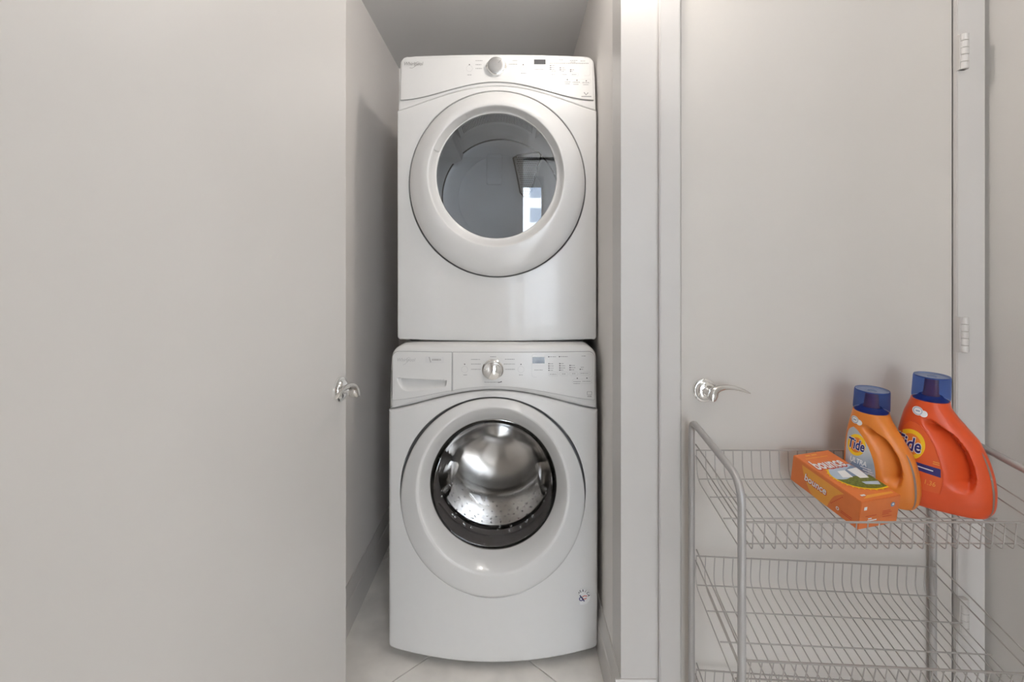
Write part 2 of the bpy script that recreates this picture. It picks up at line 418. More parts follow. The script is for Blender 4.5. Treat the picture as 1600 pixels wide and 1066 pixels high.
# right-hand closed door
d2 = obj('door_2', MB().box(DX0, DX1, YF - 0.002, YF + 0.038, 0.008, DH), M['door2'], None, bevel=0.002)
d2['kind'] = 'structure'; d2['label'] = 'closed flat off-white door behind the wire cart'
c = px(1100, 609.5, YF - 0.002); lever(d2, (c.x, YF - 0.002, c.z), (1, 0, 0), (0, -1, 0))
obj('latch_plate', MB().box(DX0 - 0.0028, DX0 - 0.0004, YF - 0.0035, YF + 0.02, c.z - 0.028, c.z + 0.028), M['satin'], d2)
for y in (84.5, 522, 957):
    h = px(1494, y, YF - 0.01)
    mb = MB()
    for k in range(5):
        z0 = h.z - 0.047 + k * 0.0188
        mb.lathe([(0.0085, z0), (0.0098, z0 + 0.001), (0.0098, z0 + 0.0174), (0.0085, z0 + 0.0184)], (DX1 + 0.012, YF - 0.0245, 0), 'Z', 18, True, True)
    mb.box(DX1 + 0.0005, DX1 + 0.020, YF - 0.024, YF - 0.0135, h.z - 0.047, h.z + 0.047)
    hg = obj('hinge', mb, M['trim'], d2)
# left-hand open door
dv = Vector((-0.12, -0.9928, 0)).normalized(); nv = Vector((0.9928, -0.12, 0)).normalized()
P0 = Vector((-0.4460, 1.300, 0))
def L1(s, t, z): return P0 + dv * s + nv * t + Vector((0, 0, z))
v = [L1(s, t, z) for s in (0, 0.90) for t in (0, -0.038) for z in (0.01, 2.035)]
mb = MB().add(v, [(0, 1, 3, 2), (4, 6, 7, 5), (0, 4, 5, 1), (2, 3, 7, 6), (0, 2, 6, 4), (1, 5, 7, 3)])
d1 = obj('door_1', mb, M['door'], None, bevel=0.002)
d1['kind'] = 'structure'; d1['label'] = 'open plain white door filling the left of the view'
lever(d1, L1(0.040, 0, CH - (608 - HY) * 1.262 / F), dv, nv)
for z in (0.25, 1.02, 1.80):
    mb = MB().tube([L1(0.905, 0.004, z - 0.047), L1(0.905, 0.004, z + 0.047)], 0.007, 14)
    obj('hinge', mb, M['trim'], d1)

# ================================================================== lamps' fittings
def downlight(p, r, label):
    t = thing('ceiling_light', label, 'ceiling light', (p[0], p[1], 2.32), 'globe lights on the hall ceiling')
    c = (p[0], p[1], 0)
    obj('ceiling_plate', MB().lathe([(0.058, 2.3195), (0.058, 2.312), (0.050, 2.306), (0.020, 2.304), (0.018, 2.293), (0.001, 2.293)], c, 'Z', 40, False, True), M['chrome'], t)
downlight(HALL_FILL, 0.06, 'added globe fill light, out of view, right of the hall')
downlight(CLOSET_LAMP, 0.05, 'small globe ceiling light just in front of the dryer')

# ================================================================== washer and dryer
def solver(fn, off=0.0):
    def f(x, y):
        Y = 1.6
        for _ in range(12):
            p = px(x, y, Y); Y = fn(p.x, p.z) + off
        return px(x, y, Y)
    return f
def densify(loop, step=0.009):
    out = []
    for i in range(len(loop)):
        a, b = loop[i], loop[(i + 1) % len(loop)]
        n = max(1, int(math.hypot(b[0] - a[0], b[1] - a[1]) / step))
        out += [(a[0] + (b[0] - a[0]) * k / n, a[1] + (b[1] - a[1]) * k / n) for k in range(n)]
    return out
def offset_loop(L, d):
    n = len(L); A = sum(L[i - 1][0] * L[i][1] - L[i][0] * L[i - 1][1] for i in range(n)); sg = 1 if A > 0 else -1
    out = []
    for i in range(n):
        a, b, c = L[i - 1], L[i], L[(i + 1) % n]
        n1 = Vector((b[1] - a[1], a[0] - b[0])).normalized(); n2 = Vector((c[1] - b[1], b[0] - c[0])).normalized()
        m = (n1 + n2); m = m.normalized() if m.length > 1e-6 else n1
        k = 1 / max(0.5, m.dot(n1))
        out.append((b[0] + sg * m.x * d * k, b[1] + sg * m.y * d * k))
    return out
def panel(loop, fn, r=0.003, back=0.02, rings=14, hole=None, center=None, back_abs=None):
    """front plate over the region `loop` (x,z): surface y=fn(x,z), rounded rim, skirt to the back, optional elliptical hole"""
    L = densify(loop); inner = offset_loop(L, -r); n = len(L); R = []
    if hole:
        hx, hz, ra, rb = hole; base = []
        for p in inner:
            a = math.atan2((p[1] - hz) / rb, (p[0] - hx) / ra); base.append((hx + ra * math.cos(a), hz + rb * math.sin(a)))
        R.append([(p[0], fn(*p) + 0.025, p[1]) for p in base])
        R.append([(p[0], fn(*p) + 0.002, p[1]) for p in base])
        base2 = [(hx + (p[0] - hx) * 1.006, hz + (p[1] - hz) * 1.006) for p in base]
        R.append([(p[0], fn(*p), p[1]) for p in base2]); base = base2
    else:
        cx, cz = center; base = [(cx + (p[0] - cx) * 0.004, cz + (p[1] - cz) * 0.004) for p in inner]
        R.append([(p[0], fn(*p), p[1]) for p in base])
    for j in range(1, rings + 1):
        t = j / rings
        pts = [(b[0] + (p[0] - b[0]) * t, b[1] + (p[1] - b[1]) * t) for b, p in zip(base, inner)]
        R.append([(p[0], fn(*p), p[1]) for p in pts])
    for k in range(1, 5):
        a = math.pi / 2 * k / 4
        pts = offset_loop(L, -r + r * math.sin(a))
        R.append([(p[0], fn(*p) + r * (1 - math.cos(a)), p[1]) for p in pts])
    R.append([(p[0], back_abs if back_abs is not None else fn(*p) + r + back, p[1]) for p in L])
    return MB().rings(R)
def gap_ring(loop, fn, wd):
    L = densify(loop); R = [[(p[0], fn(*p), p[1]) for p in offset_loop(L, d)] for d in (-0.004, wd * 0.5, wd)]
    R.append([(p[0], p[1] + 0.003, p[2]) for p in R[-1]])
    return MB().rings(R)
def ellipse_rings(keys, fn, n=120, sub=4, flat=None):
    """door ring: keys (cx,cy,rx,ry,off,blend) in picture units; blend 1 follows the bowed front, 0 is flat at Y=flat"""
    R = []
    K = []
    for i in range(len(keys) - 1):
        for s in range(sub):
            t = s / sub
            p = [keys[max(0, min(len(keys) - 1, i + k))] for k in (-1, 0, 1, 2)]
            q_ = []
            for c in range(6):
                p0, p1, p2, p3 = [z[c] for z in p]
                q_.append(0.5 * (2 * p1 + (p2 - p0) * t + (2 * p0 - 5 * p1 + 4 * p2 - p3) * t * t + (3 * p1 - p0 - 3 * p2 + p3) * t ** 3))
            K.append(q_)
    K.append(keys[-1])
    for cx, cy, rx, ry, off, bl in K:
        ring = []
        for k in range(n):
            a = 2 * math.pi * k / n; x, y = cx + rx * math.cos(a), cy + ry * math.sin(a); Y = flat
            for _ in range(8):
                p = px(x, y, Y); Y = bl * fn(p.x, p.z) + (1 - bl) * flat + off
            ring.append(tuple(px(x, y, Y)))
        R.append(ring)
    return R
def bars(rows, h=1.5):
    """word-like dashes of illegible small print"""
    rnd = random.Random(3); L = []
    for x0, y, x1 in rows:
        x = x0
        while x < x1 - 0.8:
            wd = min(rnd.choice((1.0, 1.4, 2.2, 2.8)), x1 - x); L.append(rect2(x, y - h / 2, x + wd, y + h / 2, 1, 1)); x += wd + 0.55
    return join2(L)
def rrect(x0, y0, x1, y1, r, n=5):
    out = []
    for cx, cy, a0 in ((x1 - r, y1 - r, 0), (x0 + r, y1 - r, 90), (x0 + r, y0 + r, 180), (x1 - r, y0 + r, 270)):
        out += [(cx + r * math.cos(math.radians(a0 + 90 * k / n)), cy + r * math.sin(math.radians(a0 + 90 * k / n))) for k in range(n + 1)]
    return out
def outline(x0, y0, x1, y1, r, wd):
    p = rrect(x0, y0, x1, y1, r); return ribbon2(p + [p[0], p[1]], wd)
def circ(cx, cy, r, wd, n=28): return ell2(cx, cy, r, r, n, r0=1 - wd / r, rings=1)
def flipy(sh): return [(a, -b) for a, b in sh[0]], sh[1]
def ptext(s, cx, cy, size, bold=0.0, shear=0.0, sx=1.0, rot=0.0):
    v, f = text_mesh(s, size, bold, shear)
    return shift2(flipy((v, f)), cx, cy, sx, 1, rot)
def samp(fnc, x0, x1, n=48): return [(x0 + (x1 - x0) * k / n, fnc(x0 + (x1 - x0) * k / n)) for k in range(n + 1)]
def arc(cx, cy, r, a0, a1, n=8): return [(cx + r * math.cos(math.radians(a0 + (a1 - a0) * k / n)), cy + r * math.sin(math.radians(a0 + (a1 - a0) * k / n))) for k in range(n + 1)]

def interp(tab, v):
    if v <= tab[0][0]: return tab[0][1]
    for i in range(len(tab) - 1):
        (a, x), (b, y_) = tab[i], tab[i + 1]
        if v <= b:
            t = (v - a) / (b - a)
            xm = tab[i - 1][1] if i > 0 else x; xp = tab[i + 2][1] if i + 2 < len(tab) else y_
            m0 = (y_ - xm) / 2; m1 = (xp - x) / 2
            return (2 * t ** 3 - 3 * t * t + 1) * x + (t ** 3 - 2 * t * t + t) * m0 + (-2 * t ** 3 + 3 * t * t) * y_ + (t ** 3 - t * t) * m1
    return tab[-1][1]
def sstep(a, b, x):
    t = max(0, min(1, (x - a) / (b - a))); return t * t * (3 - 2 * t)

# ---------------- dryer
DXC, DHW = -0.0519, 0.3433
def fD(x, z):
    t = max(-1.2, min(1.2, (x - DXC) / DHW)); lean = 0.040 * max(0, (z - 1.79) / 0.22) ** 1.3
    return 1.667 + lean - 0.030 * (1 - t * t)
dry = thing('clothes_dryer', 'white front-loading clothes dryer with clear round door stacked on the washer', 'dryer', (DXC, 1.7, 1.0246))
sd = solver(fD)
def W2(pts, s): return [(p.x, p.z) for p in (s(*q_) for q_ in pts)]
l1 = lambda x: 156.4 - 28.4 * max(0, math.cos(math.pi / 2 * min(1, abs(x - 776) / 152))) ** 1.8
l2 = lambda x: 173.0 - 38.5 * max(0, math.cos(math.pi / 2 * min(1, abs(x - 776.5) / 155.6))) ** 1.15
topc = lambda x: 84.0 + 3.8 * ((x - 776.5) / 150) ** 2
sil_top = [(622.0, 172.4), (623.5, 120), (625, 100)] + arc(637, 100, 12, 180, 268, 8) + samp(topc, 638, 915, 30)[1:] + arc(916.5, 100, 12, 272, 360, 8) + [(930, 120), (931.5, 172.4)]
cab = densify(W2([(623.5, 529)] + [(623, 180), (627, 100)] + arc(638.5, 101, 11.5, 180, 270) + arc(914.5, 101, 11.5, 270, 360) + [(930, 180), (929.5, 529)], sd), 0.03)
R = [[(p[0], fD(*p) + 0.030, p[1]) for p in cab], [(p[0], 2.36, p[1]) for p in cab]]
obj('cabinet', MB().rings(R, False, True), M['white'], dry)
toploop = W2(sil_top + list(reversed(samp(lambda x: l2(x) - 0.6, 622, 931.5, 60)))[1:-1], sd)
obj('top_panel', panel(toploop, lambda x, z: fD(x, z) + 0.003, 0.006, 0.03, 30, center=tuple(W2([(776.5, 108)], sd)[0])), M['plastic'], dry)
con = arc(637, 99, 9.5, 180, 270, 6) + samp(lambda x: topc(x) + 5.2, 640, 913, 30)[1:-1] + arc(916, 99, 9.5, 270, 360, 6) + list(reversed(samp(l1, 625.6, 927.4, 60)))
obj('panel_gap', gap_ring(W2(con, sd), lambda x, z: fD(x, z) + 0.0020, 0.0011), M['seal'], dry)
console_d = obj('console', panel(W2(con, sd), lambda x, z: fD(x, z) - 0.003, 0.0018, 0.008, 30, center=tuple(W2([(776.5, 106)], sd)[0])), M['plastic'], dry)
fl = [(621, 173)] + samp(l2, 621, 932, 60)[1:] + arc(927, 526, 5, 0, 90, 4) + samp(lambda x: 533.2 - 3.0 * ((x - 776.5) / 150) ** 2, 925, 628, 24) + arc(626, 525.5, 5, 90, 180, 4)
hD = sd(777, 287.5); ex = sd(777 + 138.4, 287.5).x; ez = sd(777, 287.5 - 144.5).z
hole = ((sd(777 - 138.4, 287.5).x + ex) / 2, (sd(777, 141.6).z + sd(777, 433.6).z) / 2, (ex - sd(777 - 138.4, 287.5).x) / 2, (sd(777, 141.6).z - sd(777, 433.6).z) / 2)
obj('front_panel', panel(W2(fl, sd), fD, 0.005, 0.03, 16, hole=hole), M['white'], dry)
FDC = 1.637
keys = [(777, 287.5, 137.0, 144.6, 0.014, 1), (777, 287.5, 136.9, 144.5, 0.000, 1), (777, 287.3, 136.2, 143.7, -0.008, 1), (777, 286.6, 132.5, 139.8, -0.017, .9), (776.6, 284, 126, 132.5, -0.026, .8), (775.6, 279, 117, 122, -0.033, .6),
        (775, 275, 108.5, 112.5, -0.035, .4), (775.3, 275, 105.5, 109.3, -0.031, .3), (775.8, 275, 101, 104.8, -0.014, .15), (776, 275, 97, 101, -0.002, 0), (776, 275, 94, 98, 0.002, 0), (776, 275, 93.6, 97.6, 0.010, 0)]
ddoor = obj('door', MB().rings(ellipse_rings(keys, fD, 160, 4, FDC)), M['white'], dry, smooth=50)
gl = ellipse_rings([(776, 275, 96, 100, 0.006, 0), (776, 275, 2, 2, 0.006, 0)], fD, 96, 6, FDC)
obj('door_glass', MB().rings(gl, False, True), M['dglass'], ddoor)
obj('door_seal', MB().rings(ellipse_rings([(777, 287.5, 139.5, 147, 0.024, 1), (777, 287.5, 134, 141.5, 0.024, 1)], fD, 96, 2, FDC)), M['seal'], dry)
# finger recess blocks on the inner wall of the ring
def ring_seg(a0, a1, k0, k1, n=16):
    R = []
    for i in range(n + 1):
        a = math.radians(a0 + (a1 - a0) * i / n); row = []
        for cx, cy, rx, ry, off in (k0, k1):
            row.append(tuple(px(cx + rx * math.cos(a), cy - ry * math.sin(a), FDC + off)))
        R.append(row)
    return MB().rings(R, close=False)
for a0, a1 in ((28, 62), (118, 158)):
    obj('finger_recess', ring_seg(a0, a1, (775.6, 275, 105.6, 109.4, -0.0295), (776, 275, 96.0, 100.0, -0.0015)), M['plastic'], ddoor)
# drum seen through the glass
DC = (DXC, 0, 1.606)
obj('drum', MB().lathe([(0.232, 1.665), (0.255, 1.675), (0.262, 1.76), (0.285, 1.77), (0.285, 2.20), (0.272, 2.225)], (DC[0], 0, DC[2]), 'Y', 96), M['drum'], dry)
db = obj('drum_back', MB().lathe([(0.2675, 2.232), (0.255, 2.236), (0.20, 2.232), (0.195, 2.228), (0.01, 2.226)], (DC[0], 0, DC[2]), 'Y', 96, False, True), M['drumback'], dry)
obj('drum_seam', MB().lathe([(0.275, 2.222), (0.2675, 2.238), (0.266, 2.232), (0.264, 2.238)], (DC[0], 0, DC[2]), 'Y', 96), M['drumdark'], db)
def plate_px(pts, Y, th, r=0.004, rings=3):
    L = [(px(a, b, Y).x, px(a, b, Y).z) for a, b in pts]; c = (sum(p[0] for p in L) / len(L), sum(p[1] for p in L) / len(L))
    return panel(L, lambda x, z: Y - th, r, 0.004, rings, center=c)
obj('raised_plate', plate_px(rrect(760, 241, 785, 289, 4), 2.226, 0.006), M['drumback'], db)
ventp = [(802, 247), (808, 243), (824, 240.5), (842, 238), (846, 243), (840, 262), (831, 297), (826, 306), (818, 307), (813, 301), (808, 275)]
vt = obj('vent_plate', plate_px(ventp, 2.226, 0.008), M['vent'], db)
vc = ventp + [ventp[0], ventp[1]]
obj('vent_rim', MB().tube([tuple(px(a, b, 2.214)) for a, b in vc], 0.0035, 8), M['drumdark'], vt)
hl = []
for iy in range(18):
    for ix in range(14):
        a, b = 804 + ix * 2.9 + (iy % 2) * 1.45, 246 + iy * 3.3
        t = (b - 243) / 62; xl, xr = 806 + t * 10, 842 - t * 14
        if xl < a < xr and b < 302: hl.append(ell2(a, b, 0.85, 0.85, 6, rings=1))
o = decal('perforation', join2(hl), lambda a, b: px(a, b, 2.2175), M['drumdark'], vt); o['kind'] = 'stuff'
for ang in (138, 264):
    a = math.radians(ang); ca, sa = math.cos(a), math.sin(a); R = []
    for y_, s_ in ((1.775, 0.6), (1.80, 1), (2.15, 1), (2.21, 0.7)):
        row = []
        for t_, h_ in ((-0.05, 0), (-0.022, 0.045), (0, 0.055), (0.022, 0.045), (0.05, 0)):
            r_ = 0.286 - h_ * s_
            row.append((DC[0] + ca * r_ - sa * t_, y_, DC[2] + sa * r_ + ca * t_))
        R.append(row)
    obj('baffle', MB().rings(R, close=False).add([R[0][k] for k in range(5)], [(0, 1, 2, 3, 4)]), M['drum'], dry)
# lint grille: a ribbed shelf at the top front of the drum
def pol(r, a, y): return (DC[0] + r * math.cos(a), y, DC[2] + r * math.sin(a))
AA = [math.radians(132 - 84 * k / 28) for k in range(29)]
shelf = obj('lint_shelf', MB().rings([[pol(r, a, y) for a in AA] for r, y in ((0.232, 1.668), (0.206, 1.670), (0.204, 1.674), (0.206, 1.800), (0.216, 1.806), (0.262, 1.808))], close=False), M['drum'], dry, smooth=30)
for k in range(46):
    a = math.radians(127 - 74 * k / 45); d = 0.0011 / 0.205
    obj('grille_slot', MB().add([pol(0.2032, a - d, 1.684), pol(0.2032, a + d, 1.684), pol(0.2050, a + d, 1.770), pol(0.2050, a - d, 1.770)], [(0, 1, 2, 3)]), M['drumdark'], shelf, smooth=0)
# feet between the machines, and the lower front corners' brackets
for x in (649, 846):
    p = px(x, 535, 1.70); obj('foot', MB().lathe([(0.020, 1.0246), (0.020, 1.022), (0.014, 1.036)], (p.x, 1.705, 0), 'Z', 20, True, True), M['black'], dry)
for x in (-0.395, 0.291):
    obj('foot', MB().lathe([(0.020, 1.0246), (0.020, 1.022), (0.014, 1.036)], (max(-0.36, min(0.25, x)), 2.25, 0), 'Z', 20, True, True), M['black'], dry)
obj('base_rail', MB().box(DXC - 0.335, DXC + 0.335, 1.70, 2.34, 1.0280, 1.0365), M['gap'], dry)

# knob, display, prints
def knob(parent, s, cx, cy, rpx, dep, faces, fn, face_mat, tiltz=0.0, mark=True):
    c = s(cx, cy); k = c.y / F; r = rpx * k
    prof = [(r * 1.16, 0.001), (r * 1.16, -0.002), (r * 1.04, -0.004), (r * 1.0, -dep * 0.45), (r * 0.99, -dep * 0.85), (r * 0.95, -dep), (r * 0.90, -dep * 1.02)]
    o = obj('knob', MB().lathe(prof, (c.x, c.y, c.z), 'Y', 64), M['chrome'], parent)
    obj('knob_face', MB().lathe([(r * 0.905, -dep * 1.0), (r * 0.88, -dep * 1.015), (r * 0.6, -dep * (1.015 + faces * 0.5)), (r * 0.3, -dep * (1.015 + faces * 0.85)), (r * 0.01, -dep * (1.015 + faces))], (c.x, c.y, c.z), 'Y', 64, False, True), face_mat, o)
    if mark:
        a = math.radians(48); ca, sa = math.cos(a), math.sin(a)
        v, f = ribbon2([(c.x + ca * r * 0.35, c.z + sa * r * 0.35), (c.x + ca * r * 0.85, c.z + sa * r * 0.85)], r * 0.07)
        obj('pointer', MB().add([(a_, c.y - dep * 1.05 - 0.001, b_) for a_, b_ in v], f), M['ink'], o)
    return o
kd = knob(dry, sd, 775.5, 106.5, 14.2, 0.021, 0.02, fD, M['knobface'])
dd = solver(fD, -0.0036)
decal('brand_lettering', join2([ptext('Whirlpool', 645.5, 99.8, 7.8, 0.10, 0.25, 0.92), ribbon2([(640, 106), (644, 106.5), (650, 103), (656, 98), (653, 96.5), (648, 99)], 0.7)]), dd, M['silverlogo'], console_d)
decal('display', rect2(834.5, 93, 852.5, 100.5, 4, 2), dd, M['display'], console_d)
prints = [circ(733.5, 107, 5.0, 0.45), circ(817.7, 107, 5.0, 0.45), outline(832, 90.5, 922, 118.2, 3, 0.4)]
prints += [outline(858.5, 113.8, 872, 119, 2, 0.4), outline(875, 113.8, 888, 119, 2, 0.4), outline(890.5, 113.8, 903.5, 119, 2, 0.4), outline(880, 124, 923, 130, 2.5, 0.35)]
for p_ in prints: decal('button_outline', p_, dd, M['inklight'], console_d)
rows = [(743, 94.8, 754), (743, 101, 753), (743, 107, 753), (801, 94.8, 808), (795, 100.3, 808), (730.5, 117, 737), (814, 114.5, 822), (836, 108.5, 850), (874, 93.8, 880), (890.5, 94.5, 903), (907, 95.3, 914), (890.5, 97, 900),
        (860.5, 102.5, 866), (860.5, 105.4, 867), (860.5, 108.2, 866), (860.5, 111, 868), (876, 106, 883), (876, 109, 884), (876, 111.5, 881), (892, 109, 897), (892, 111.5, 896), (862, 116.5, 868.5), (878.5, 116.5, 885), (893.5, 116.5, 901),
        (882, 128, 892), (895, 128.5, 906), (910, 129, 921), (883, 131, 890), (896, 131.8, 905), (911, 132.3, 920), (859, 99, 921)]
STUFF = decal('small_print', bars(rows, 1.0), dd, M['ink'], console_d); STUFF['kind'] = 'stuff'
dots = [ell2(a, b, 0.9, 0.9, 8, rings=1) for a, b in ((733.5, 101), (817.5, 101), (886.5, 124.5), (901.5, 125.5), (916, 126.3), (860, 102.5), (860, 105.4), (860, 108.2), (875.3, 106), (875.3, 109), (891.5, 109), (891.5, 111.6))]
STUFF = decal('indicator', join2(dots), dd, M['inkdark'], console_d); STUFF['kind'] = 'stuff'
decal('corner_mark', join2([ribbon2([(912.5, 144.3), (915.7, 148.3), (919, 144.8)], 1.6), rect2(908.5, 150, 924, 151.6)]), dd, M['ink'], console_d)

# ---------------- washer
WXC, WHW = -0.0618, 0.3428
def fW(x, z):
    t = max(-1.2, min(1.2, (x - WXC) / WHW)); lean = 0.012 * max(0, (z - 0.80) / 0.2) ** 1.5
    bow = 0.036 + 0.024 * max(0, min(1, (0.85 - z) / 0.8))
    return 1.583 + lean - bow * (1 - t * t)
sw = solver(fW); ww = solver(fW, -0.0016)
wash = thing('washing_machine', 'white front-loading washing machine with steel drum standing on the tiles under the dryer', 'washer', (WXC, 1.62, 0.0))
wl1 = lambda x: 625.3 - 21.3 * max(0, math.cos(math.pi / 2 * min(1, abs(x - 773) / 160))) ** 1.5
wl2 = lambda x: 641.0 - 29.5 * max(0, math.cos(math.pi / 2 * min(1, abs(x - 771) / 163.5))) ** 1.35
wtop = lambda x: 546.3 - 1.5 * ((x - 770) / 150) ** 2
wsil = [(607.5, 640.5), (609.0, 575)] + arc(631, 561, 21, 180, 266, 8) + samp(lambda x: 539.4, 634, 907, 30)[1:-1] + arc(912, 561, 21, 274, 360, 8) + [(933, 580), (934, 640.5)]
loop = W2(wsil + list(reversed(samp(lambda x: wl2(x) - 0.5, 607.5, 934, 60)))[1:-1], sw)
def fTop(x, z):                                   # hollow behind the drawer's finger pocket
    Y = fW(x, z) + 0.003; a, b = CX + x * F / Y, HY + (CH - z) * F / Y
    return Y + (0.03 if 612 < a < 701.5 and 582 < b < wl1(a) - 6.5 else 0)
wt = panel(loop, fTop, 0.019, 0.03, 40, center=tuple(W2([(770.5, 578)], sw)[0]), back_abs=2.40)
obj('top_panel', wt, M['plastic'], wash)
# left piece: detergent drawer; right piece: console
drw = [(612.8, 625.0), (613.5, 575)] + arc(623, 559.5, 10, 180, 270, 6) + [(640, 549.5), (705.8, 550.6), (705.6, 611.2)] + list(reversed(samp(wl1, 613, 705.6, 24)))[1:-1]
def fDraw(x, z):                                  # drawer front with a scooped finger pocket under a crisp upper lip
    Y = fW(x, z); a, b = CX + x * F / Y, HY + (CH - z) * F / Y
    if not 619.5 < a < 698.5: return Y - 0.0012
    yt = 590.6 + (a - 621) * 0.052
    yb = interp([(619.5, 592), (621, 594), (624, 602), (628, 607.5), (635, 611), (645, 611.2), (660, 609.6), (680, 607.2), (692, 605.6), (696, 604), (698.5, 596)], a)
    if not yt < b < yb: return Y - 0.0012
    t = (b - yt) / (yb - yt)
    return Y - 0.0012 + 0.020 * sstep(0, 0.10, t) * (1 - t ** 1.4) * sstep(619.5, 626, a) * (1 - sstep(695.5, 698.5, a))
_d = densify
densify = lambda L, step=0.009: _d(L, 0.0028)
obj('panel_gap', gap_ring(W2(drw, sw), lambda x, z: fW(x, z) + 0.0020, 0.0009), M['seal'], wash)
drawer = obj('detergent_drawer', panel(W2(drw, sw), fDraw, 0.0014, 0.004, 90, center=tuple(W2([(659, 598.5)], sw)[0])), M['plastic'], wash, smooth=50)
densify = _d
con = [(707.4, 611.0), (707.6, 550.7)] + samp(lambda x: 550.8 - 1.2 * ((x - 770) / 150) ** 2, 709, 916, 24) + arc(919, 559.5, 10, 270, 360, 6) + [(929, 590), (929, 624.8)] + list(reversed(samp(wl1, 707.4, 929, 50)))[1:-1]
obj('panel_gap', gap_ring(W2(con, sw), lambda x, z: fW(x, z) + 0.0020, 0.0009), M['seal'], wash)
console_w = obj('console', panel(W2(con, sw), lambda x, z: fW(x, z) - 0.0012, 0.0014, 0.004, 10, center=tuple(W2([(800, 578)], sw)[0])), M['plastic'], wash)
wf_ = [(607, 641)] + samp(wl2, 607, 934.2, 60)[1:] + [(934.3, 800), (934, 1000)] + arc(926, 1006, 8, 0, 80, 5) + samp(lambda x: 1037.3 - 22.5 * (abs(x - 770.5) / 156) ** 2, 926, 615, 40) + arc(615, 1006, 8, 100, 180, 5) + [(607, 800)]
a0, a1, b0, b1 = sw(770 - 145.4, 778), sw(770 + 145.4, 778), sw(770, 778 - 157.4), sw(770, 778 + 157.4)
hole = ((a0.x + a1.x) / 2, (b0.z + b1.z) / 2, (a1.x - a0.x) / 2, (b0.z - b1.z) / 2)
obj('front_panel', panel(W2(wf_, sw), fW, 0.010, 0.03, 16, hole=hole), M['white'], wash)
obj('cabinet', MB().box(WXC - 0.338, WXC + 0.338, 1.63, 1.66, 0.03, 0.30).box(WXC - 0.34, WXC - 0.335, 1.66, 2.40, 0.03, 0.95).box(WXC + 0.335, WXC + 0.34, 1.66, 2.40, 0.03, 0.95).box(WXC - 0.34, WXC + 0.34, 2.39, 2.40, 0.03, 0.95).box(WXC - 0.34, WXC + 0.34, 1.63, 2.40, 0.022, 0.03), M['white'], wash)
for x in (-0.30, 0.30):
    for y in (1.68, 2.3):
        obj('foot', MB().lathe([(0.022, 0.0), (0.022, 0.008), (0.012, 0.012), (0.012, 0.03)], (WXC + x, y, 0), 'Z', 18, True, True), M['black'], wash)
FWC = 1.545
wkeys = [(770, 778, 144.0, 156.0, 0.016, 1), (770, 778, 143.8, 155.8, 0.002, 1), (770, 777.8, 142.6, 154.4, -0.005, 1), (770, 777, 139.5, 151.5, -0.009, 1), (770, 773.5, 130, 142.5, -0.0145, .85), (770, 769.5, 121.5, 134, -0.0185, .65), (770.1, 768, 118.5, 131, -0.0180, .6),
         (770.2, 766.6, 115.5, 127.5, -0.0140, .5), (770.5, 762.5, 109, 116, 0.008, .25), (770.9, 758, 101.5, 105, 0.036, 0.03), (771, 757, 99.3, 102.3, 0.044, 0), (771, 757, 98.6, 101.6, 0.054, 0)]
wdoor = obj('door', MB().rings(ellipse_rings(wkeys, fW, 160, 4, FWC)), M['white'], wash, smooth=50)
obj('door_seal', MB().rings(ellipse_rings([(770, 778, 147, 159, 0.024, 1), (770, 778, 141, 153, 0.024, 1)], fW, 96, 2, FWC)), M['seal'], wash)
GC = px(771, 757, FWC + 0.052); GR = 100.5 * GC.y / F
outer = [(GR * 1.0, 0.0), (GR * 0.985, 0.010), (GR * 0.93, 0.04), (GR * 0.88, 0.075), (GR * 0.82, 0.105), (GR * 0.74, 0.125), (GR * 0.60, 0.137), (GR * 0.40, 0.144), (GR * 0.2, 0.147), (GR * 0.004, 0.148)]
innr = [(max(0.0008, r - 0.006), t - 0.006) for r, t in outer[::-1]]; innr[-1] = (GR * 0.975, 0.0)
obj('door_glass', MB().lathe(outer + innr + [outer[0]], (GC.x, GC.y, GC.z), 'Y', 96), M['wglass'], wdoor, smooth=60)
obj('gasket', MB().lathe([(GR * 1.06, -0.004), (GR * 1.055, 0.03), (GR * 1.02, 0.045), (GR * 0.99, 0.06), (GR * 1.00, 0.075), (GR * 0.955, 0.09), (GR * 0.985, 0.105), (GR * 1.10, 0.11)], (GC.x, GC.y + 0.004, GC.z), 'Y', 96), M['rubber'], wash, smooth=30)
dr = [(GR * 0.97, 0.118), (GR * 0.955, 0.125), (GR * 1.0, 0.145), (0.250, 0.165), (0.253, 0.18), (0.253, 0.50), (0.245, 0.52), (0.19, 0.53), (0.10, 0.515), (0.05, 0.505), (0.001, 0.50)]
wdrum = obj('drum', MB().lathe(dr, (GC.x, GC.y, GC.z), 'Y', 96), M['steel'], wash, smooth=30)
hl = MB()
for ky in range(7):
    for ka in range(44):
        a = 2 * math.pi * (ka + 0.5 * (ky % 2)) / 44; y = GC.y + 0.20 + ky * 0.042; r = 0.2522
        c = Vector((GC.x + r * math.cos(a), y, GC.z + r * math.sin(a))); t_ = Vector((-math.sin(a), 0, math.cos(a)))
        hl.add([c + t_ * 0.0035 * math.cos(q_ * math.pi / 3) + Vector((0, 1, 0)) * 0.0035 * math.sin(q_ * math.pi / 3) for q_ in range(6)], [tuple(range(6))])
o = obj('perforation', hl, M['steelhole'], wdrum, smooth=0); o['kind'] = 'stuff'
